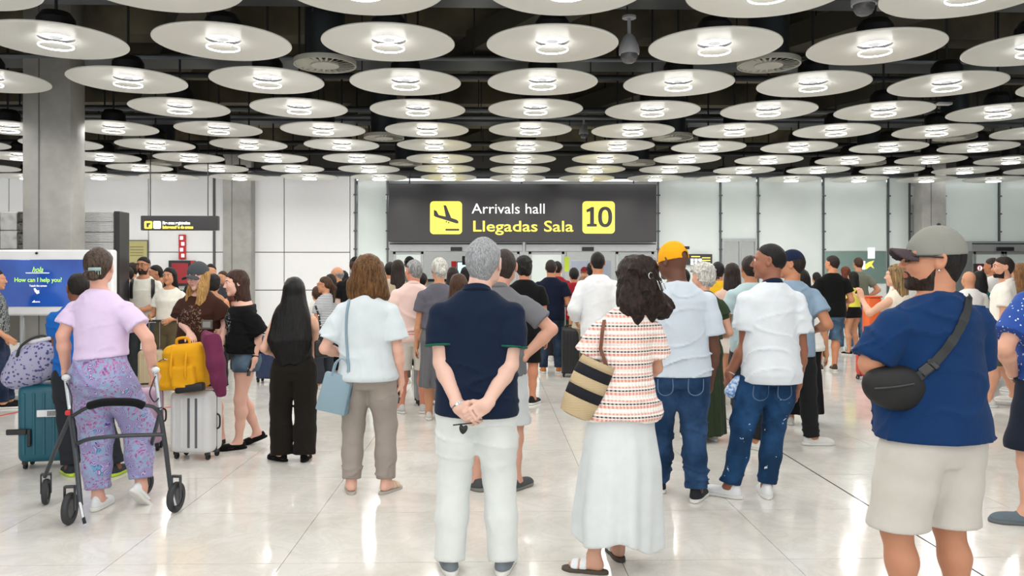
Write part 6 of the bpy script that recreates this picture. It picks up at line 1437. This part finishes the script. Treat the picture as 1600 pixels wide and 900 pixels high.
# striped straw tote
tr = empty('tote_bag', W3(897, 650, 4.12), YAW, 'striped straw tote bag on the shoulder of the woman in the white skirt', 'bag'); Rt = Matrix.Rotation(.42, 3, 'Y')
stw = NT('straw'); wv = stw.n('TexWave', i={'Vector': stw.obj(), 'Scale': 60.0, 'Distortion': 1.0}, bands_direction='Z').outputs['Fac']; stw.set(color=stw.mix(wv, srgb('A68F6C'), srgb('CDBB98')), rough=.9); stw.bump(wv, .5, .003); stb = cloth('26282E')
prof = [(.05, .0), (.082, .01), (.092, .06), (.096, .12), (.098, .17), (.098, .22), (.096, .27), (.090, .31), (.084, .31)]
def tote_band(z0, z1, m, nm):
    bm = bmesh.new(); zs = sorted({z0, z1, *[z for _, z in prof if z0 < z < z1]}); R_ = lambda z: float(np.interp(z, [p[1] for p in prof[:-1]], [p[0] for p in prof[:-1]]))
    lathe(bm, ([(0, z0)] if z0 == 0 else []) + [(R_(z), z) for z in zs], 36)
    for v in bm.verts: v.co.y *= .62
    bmesh.ops.rotate(bm, verts=bm.verts, matrix=Rt); o = bm_obj(nm, bm, m, tr); mo = o.modifiers.new('s', 'SOLIDIFY'); mo.thickness = .005
for z0, z1, m, nm in ((0, .10, stw.m, 'straw_base'), (.10, .155, stb, 'black_band'), (.155, .215, stw.m, 'straw_band'), (.215, .27, stb, 'black_band'), (.27, .31, stw.m, 'straw_rim')): tote_band(z0, z1, m, nm)
pn = [on_surf('skirt', x, y, .006) for x, y in dens([(944, 500), (941, 520), (938, 545)], 5)]
tp = tr.location + Rt @ Vector((.05, 0, .30)); ribbon('strap', pn + [(tp, Vector((0, -1, 0)))], .018, .004, plain('tan_leather', '6B3E28', .5), tr, tr.location)
# black cross-body bag of the big man
cb = plain('black_nylon', '0B0B0D', .7); pb, nb_ = on_surf('big', 1396, 608, .02); cr_ = empty('crossbody_bag', pb - Vector((0, 0, .09)), YAW, 'black cross-body bag under the crossed arms of the big man', 'bag'); nn4 = Noise(33, (20, 20, 20))
def cbf(P): return (smin(ell(P, vec(0, 0, .09), vec(.125, .07, .085), roty(.35)), ell(P, vec(.07, .0, .12), vec(.09, .05, .05), roty(.45)), F32(.03)) + nn4(P) * .003).astype(F32)
sdf_obj('bag_body', cbf, (-.2, -.14, -.06), (.24, .14, .26), .006, cb, cr_)
bm = bmesh.new(); tube(bm, spline([(-.10, -.055, .10), (-.03, -.078, .11), (.05, -.065, .12)], 5), .0035, 6); bm_obj('zip', bm, plain('zip_black', '2C2D30', .4), cr_)
pn = [on_surf('big', x, y, .003) for x, y in dens([(1512, 462), (1508, 490), (1492, 525), (1470, 555), (1446, 580), (1420, 600)], 6)]
ribbon('shoulder_strap', pn, .036, .004, plain('dark_webbing', '26282A', .7), cr_, cr_.location)
p, n = on_surf('big', 1447, 578, .006); R_ = n.to_track_quat('Z', 'Y').to_matrix() @ Matrix.Rotation(.8, 3, 'Z'); bm = bmesh.new(); box(bm, (0, 0, .004), (.05, .044, .012), .004, 1); box(bm, (.035, 0, .004), (.02, .05, .008), .002, 1); o = bm_obj('buckle', bm, plast, cr_); o.location = p - cr_.location; o.rotation_euler = R_.to_euler()
# small black bag of the woman in black
mr = empty('handbag', W3(503, 545, 6.62), YAW, 'small black quilted bag on a studded strap at the side of the woman in black', 'handbag'); bm = bmesh.new(); box(bm, (0, 0, 0), (.12, .07, .14), .02, 3); bm_obj('bag_body', bm, blk, mr)
bm = bmesh.new(); tube(bm, [W3(x, y, 6.60) - mr.location for x, y in ((493, 478), (499, 495), (501, 515), (502, 535))], .009, 8); bm_obj('shoulder_strap', bm, blk, mr)
for k, (x, y) in enumerate(((495.5, 485), (498, 493), (500, 501), (500.5, 509), (501, 517), (501.5, 525))): bm = bmesh.new(); uv_sphere(bm, W3(x, y, 6.588) - mr.location, .006, 8, 6); bm_obj('stud', bm, chrome, mr)
# held things
def phone(key, i, label, m=blk, name='phone', off=(0, 0, 0)):
    fg, root = FIGS[key]; c = fg.wr[i] + fg.hd[i] * F32(.085 * fg.k) + fg.hn[i] * F32(.022); Rw = Matrix.Rotation(root.rotation_euler.z, 3, 'Z')
    d = Vector(fg.hd[i]); n = Vector(fg.hn[i]); s = d.cross(n); M = Matrix((s, d, n)).transposed(); r = empty(name, root.location + Rw @ Vector(c), 0, label, 'phone')
    bm = bmesh.new(); box(bm, (0, 0, 0), (.072, .145, .009), .004, 2); o = bm_obj('case', bm, m, r); o.rotation_euler = (Rw @ M).to_euler()
    bm = bmesh.new(); box(bm, (0, 0, .0048), (.064, .134, .001)); o = bm_obj('screen', bm, plain('phone_glass', '0C1016', .08), r); o.rotation_euler = (Rw @ M).to_euler()
phone('brunette', -1, 'black phone in the hand of the dark-haired girl'); phone('wtop', 1, 'dark phone in the right hand of the woman in white')
fg, root = FIGS['polo']; gp = W3(722, 668, 3.99); r = empty('sunglasses', gp, YAW, 'folded black sunglasses held behind the navy polo', 'glasses')
for k, a in enumerate((-.3, .5)):
    bm = bmesh.new(); uv_sphere(bm, (0, 0, 0), .024, 16, 10, (.55, .16, 1)); o = bm_obj('lens', bm, plain('dark_lens', '0A0A0C', .1), r, (.012 * k, 0, -.01), (0, a, 0))
bm = bmesh.new(); tube(bm, spline([(-.045, .0, .012), (0, -.006, .018), (.05, 0, .022)], 4), .0035, 8); bm_obj('temple', bm, blk, r)
wr_ = W3(1146, 601, 5.62); r = empty('water_bottle', wr_ - Vector((0, 0, .05)), YAW, 'crumpled pale blue plastic bottle in the hand of the man in the white polo', 'bottle'); n5 = Noise(43, (60, 60, 60))
t = NT('blue_plastic'); t.set(color=t.ramp(t.noise(40, 2), [(.4, srgb('5E8FD0')), (.6, srgb('CBDDF0'))]), rough=.2); sdf_obj('bottle_body', lambda P: (cap(P, vec(-.02, 0, .0), vec(.03, 0, .085), .042, .030) + n5(P) * .006).astype(F32), (-.12, -.1, -.08), (.14, .1, .16), .006, t.m, r)
r = empty('water_bottle', W3(12, 588, 9.5), YAW, 'small clear bottle with a white label hanging from the hand at the left edge', 'bottle'); bm = bmesh.new(); lathe(bm, [(0, -.09), (.032, -.09), (.034, 0), (.03, .06), (.013, .09), (.013, .11), (0, .11)], 20); bm_obj('bottle_body', bm, plain('clear_plastic', '8E989C', .15), r); bm = bmesh.new(); lathe(bm, [(.0352, -.04), (.0352, .02)], 20); bm_obj('bottle_label', bm, plain('white_label', 'D8D8DA', .5), r)
# backpack of the bearded man
fgb = FIGS['beard']; r = empty('backpack', at(224, 12.0, 1.0), YAW, 'black backpack worn by the bearded man, only its straps in view', 'backpack'); bm = bmesh.new(); box(bm, (0, .16, .1), (.30, .16, .44), .06, 3); bm_obj('bag_body', bm, blk, r)
for xs in ((208, 207, 207), (240, 241, 241)):
    pn = [on_surf('beard', x, y, .006, -.7) for x, y in dens(list(zip(xs, (437, 450, 466))), 4)]; ribbon('strap', pn, .05, .012, blk, r, r.location)
# hair clips, glasses
def head_item(key, fn):
    fg, root = FIGS[key]; R = Matrix([list(map(float, q)) for q in fg.R]); S = fg.hs; fn(root, lambda x, y, z: Vector(fg.hc) + R @ Vector((x, y, z)) * S)
def claw(root, P):
    bm = bmesh.new(); box(bm, P(.02, -.135, -.015), (.085, .014, .022), .006, 2)
    for k in range(6): tube(bm, [P(-.015 + k * .014, -.135, -.02), P(-.015 + k * .014, -.132, -.05)], .003, 6)
    bm_obj('hair_clip', bm, plain('clip_teal', '8FA6A4', .35), root, label='pale grey-green hair claw')
head_item('lilac', claw)
def claw2(root, P):
    for k, (x, z) in enumerate(((.03, -.045), (.05, -.05), (.065, -.045))): bm = bmesh.new(); tube(bm, spline([P(x, -.125, z + .035), P(x - .01, -.150, z + .01), P(x + .004, -.145, z - .025)], 5), .0028, 6); bm_obj('hair_clip', bm, chrome, root)
    bm = bmesh.new(); tube(bm, [P(-.008 + .016 * math.cos(a), -.135, .012 + .016 * math.sin(a)) for a in np.linspace(0, 5.5, 12)], .003, 6); bm_obj('hair_pin', bm, chrome, root)
head_item('skirt', claw2)
def specs(lens, frame, r=.0045, up=0, dark=False):
    def go(root, P):
        for i in (-1, 1):
            pts = [P(i * .033 + .024 * math.cos(a), .098 - abs(.024 * math.cos(a) * .3) + up * -.02, .004 + up * .09 + .018 * math.sin(a)) for a in np.linspace(0, 2 * math.pi, 16, endpoint=False)]
            bm = bmesh.new(); tube(bm, pts, r * .5, 6, closed=True); bm_obj('glasses_frame', bm, frame, root)
            if lens: bm = bmesh.new(); bm.faces.new([bm.verts.new(p) for p in pts]); ex = bmesh.ops.extrude_face_region(bm, geom=list(bm.faces)); bm_obj('lens', bm, lens, root)
            bm = bmesh.new(); tube(bm, [P(i * .057, .090, .008 + up * .09), P(i * .083, .03, .010 + up * .05), P(i * .084, -.02, .008 + up * .03)], r * .6, 6); bm_obj('glasses_arm', bm, frame, root)
    return go
head_item('big', specs(plain('dark_lens', '0A0A0C', .1), blk, .007)); head_item('beard', specs(None, plain('glasses_brown', '3A2A20', .4), .005)); head_item('redglasses', specs(None, plain('glasses_red', 'A02828', .4), .006)); head_item('pink', specs(plain('dark_lens', '0A0A0C', .1), blk, .006, up=1))
def earring(root, P):
    bm = bmesh.new(); uv_sphere(bm, P(-.087, -.004, -.04), .005, 10, 8); bm_obj('earring', bm, chrome, root)
head_item('big', earring)
def cap_btn(root, P):
    bm = bmesh.new(); uv_sphere(bm, P(0, -.012, .130), .008, 10, 8); bm_obj('cap_button', bm, cloth('3A3E44'), root)
head_item('big', cap_btn)
def cap_mark(root, P):
    bm = bmesh.new(); box(bm, P(.02, -.108, .075), (.035, .006, .02), .002, 1); bm_obj('cap_emblem', bm, blk, root)
head_item('ycap', cap_mark)
# back pocket button on the cream shorts, belt loops
p, n = on_surf('big', 1436, 700, -.001, part='shorts'); bm = bmesh.new(); lathe(bm, [(0, .004), (.008, .004), (.009, 0)], 16); fg, root = FIGS['big']; r_ = bm_obj('button', bm, blk, root); Ri = Matrix.Rotation(-root.rotation_euler.z, 3, 'Z'); r_.location = Ri @ (p - root.location); r_.rotation_euler = (Ri @ n.to_track_quat('Z', 'Y').to_matrix()).to_euler()
for key, cols in (('ycap', [[(1076, 592), (1076, 612), (1087, 618), (1098, 611), (1099, 592)], [(1028, 592), (1029, 612), (1040, 618), (1051, 611), (1051, 592)]]), ('wpolo', [[(1178, 603), (1177, 620), (1188, 626), (1199, 620), (1201, 603)], [(1216, 603), (1216, 620), (1226, 625), (1236, 618), (1236, 603)]])):
    fg, root = FIGS[key]
    for pts in cols:
        pn = [on_surf(key, x, y, .003, part='trousers') for x, y in dens(pts, 3)]; o = ribbon('pocket_stitching', pn, .007, .0015, plain('stitch', '5A7896' if key == 'ycap' else '4A6480', .8), None); o.parent = root; o.matrix_parent_inverse = (Matrix.Translation(root.location) @ Matrix.Rotation(root.rotation_euler.z, 4, 'Z')).inverted()
# badge pouch of the girl in the cap
p, n = on_surf('capgirl', 325, 507, .004); r = empty('badge_pouch', p, YAW, 'grey square pouch hanging at the waist of the girl in the grey cap', 'pouch'); bm = bmesh.new(); box(bm, (0, -.02, 0), (.10, .025, .085), .008, 2); bm_obj('pouch_body', bm, plain('pouch_grey', '5A5550', .6), r); bm = bmesh.new(); box(bm, (0, -.034, 0), (.07, .004, .055), .003, 1); bm_obj('pouch_window', bm, plain('pouch_window', '8A8A88', .3), r)
# jersey lettering
fg, root = FIGS['jersey']; p, n = on_surf('jersey', 1117, 437, .003); o = text_obj('lettering', 'JAM', .075, blk, (0, 0, 0), (0, 0, 0), root, align='CENTER', bold=.002); Ri = Matrix.Rotation(-root.rotation_euler.z, 3, 'Z'); o.location = Ri @ (p - root.location); o.location.y -= .012; o.rotation_euler = (math.pi / 2, 0, 0)
# ---------------------------------------------------------------- walking frame
wf_ = empty('walking_frame', at(180, 5.1), YAW, 'dark grey walking frame with four wheels and a padded black bar', 'walker')
def LW(px, py, D): return Matrix.Rotation(-YAW, 3, 'Z') @ (W3(px, py, D) - wf_.location)
gr = plain('frame_grey', '3E4247', .4, .5); silv = plain('frame_silver', 'B4B8BC', .3, .8)
def tb(name, pts, r, m, n=10, par=wf_): bm = bmesh.new(); tube(bm, pts, r, n); return bm_obj(name, bm, m, par)
tb('side_tube', [LW(103, 594, 5.12), LW(110, 645, 5.08)], .013, silv); tb('side_tube', [LW(109, 640, 5.08), LW(119, 715, 5.0), LW(126, 790, 4.93)], .015, gr)
tb('side_tube', [LW(243, 582, 5.14), LW(250, 640, 5.12)], .013, silv); tb('side_tube', [LW(249, 636, 5.12), LW(259, 700, 5.15), LW(268, 775, 5.2)], .015, gr)
tb('front_leg', [LW(110, 650, 5.08), LW(88, 700, 5.25), LW(70, 745, 5.38)], .013, gr); tb('front_leg', [LW(250, 645, 5.14), LW(238, 690, 5.4), LW(228, 735, 5.6)], .013, gr)
b_ = tb('padded_bar', spline([LW(140, 634, 5.03), LW(160, 629, 5.0), LW(185, 628, 5.0), LW(210, 629, 5.02), LW(224, 634, 5.05)], 5), .026, cloth('141518'), 12)
tb('bar_tube', spline([LW(112, 651, 5.07), LW(128, 641, 5.04), LW(145, 633, 5.03)], 5), .012, gr); tb('bar_tube', spline([LW(222, 633, 5.05), LW(240, 636, 5.09), LW(251, 648, 5.12)], 5), .012, gr)
tb('cross_tube', spline([LW(118, 695, 5.03), LW(140, 686, 5.02), LW(190, 681, 5.03), LW(257, 679, 5.14)], 6), .013, gr)
for px, py, D in ((103, 590, 5.12), (243, 578, 5.14)):
    g_ = tb('hand_grip', [LW(px, py, D), LW(px, py - 3, D + .16)], .017, plast); tb('brake_lever', spline([LW(px, py + 4, D - .02), LW(px + 1, py + 12, D + .05), LW(px + 1, py + 9, D + .14)], 4), .006, silv)
    bm = bmesh.new(); uv_sphere(bm, LW(px, py, D), .026, 14, 10, (1, 1, .8)); bm_obj('handle_joint', bm, plain('joint_white', 'C6CACC', .4), wf_)
bm = bmesh.new(); box(bm, LW(107, 645, 5.06), (.035, .03, .03), .006, 1); bm_obj('red_clip', bm, red, wf_)
tb('brake_cable', spline([LW(243, 588, 5.12), LW(238, 600, 5.05), LW(234, 615, 5.05), LW(241, 628, 5.08), LW(248, 622, 5.1)], 5), .004, blk); tb('brake_cable', spline([LW(104, 598, 5.1), LW(112, 620, 5.0), LW(111, 655, 5.0), LW(118, 700, 4.98)], 5), .004, blk)
def wwheel(px, D, r, tilt=0, fork=None):
    p = LW(px, 430, D); p.z = r; bm = wheel_me(r, .032); o = bm_obj('wheel', bm, plain('tyre', '2E3033', .7), wf_, p, (0, 0, tilt))
    bm = bmesh.new(); lathe(bm, [(.001, -.008), (r * .62, -.008), (r * .62, .008), (.001, .008)], 20); bmesh.ops.rotate(bm, verts=bm.verts, matrix=Matrix.Rotation(math.pi / 2, 3, 'Y')); bm_obj('wheel_hub', bm, plain('hub', '4A4C50', .4), o)
    bm = bmesh.new(); s = .03; box(bm, (s, 0, r * .6), (.006, .03, r * 1.5), .002, 1); box(bm, (-s, 0, r * .6), (.006, .03, r * 1.5), .002, 1); box(bm, (0, 0, r * 1.38), (.066, .034, .014), .004, 1); bm_obj('fork', bm, gr, o)
wwheel(109, 4.98, .098, .12); wwheel(275, 5.24, .098, -.1); wwheel(72, 5.42, .085, .35); wwheel(226, 5.64, .085, -.2)
tb('brake_rod', [LW(125, 785, 4.93), LW(130, 810, 4.9)], .011, silv); tb('brake_rod', [LW(268, 768, 5.2), LW(274, 790, 5.19)], .011, silv)
tb('tip', [LW(130, 808, 4.9), LW(132.5, 818, 4.9)], .010, rubber); tb('tip', [LW(274, 790, 5.18), LW(276, 797, 5.18)], .010, rubber)
run_jobs()
# lettering becomes plain mesh
bpy.context.view_layer.update(); dg = bpy.context.evaluated_depsgraph_get()
for o in [o for o in COL.objects if o.type == 'FONT']:
    me = bpy.data.meshes.new_from_object(o.evaluated_get(dg)); n = link('lettering', me, o.parent); n.matrix_basis = o.matrix_basis.copy()
    bpy.data.objects.remove(o)
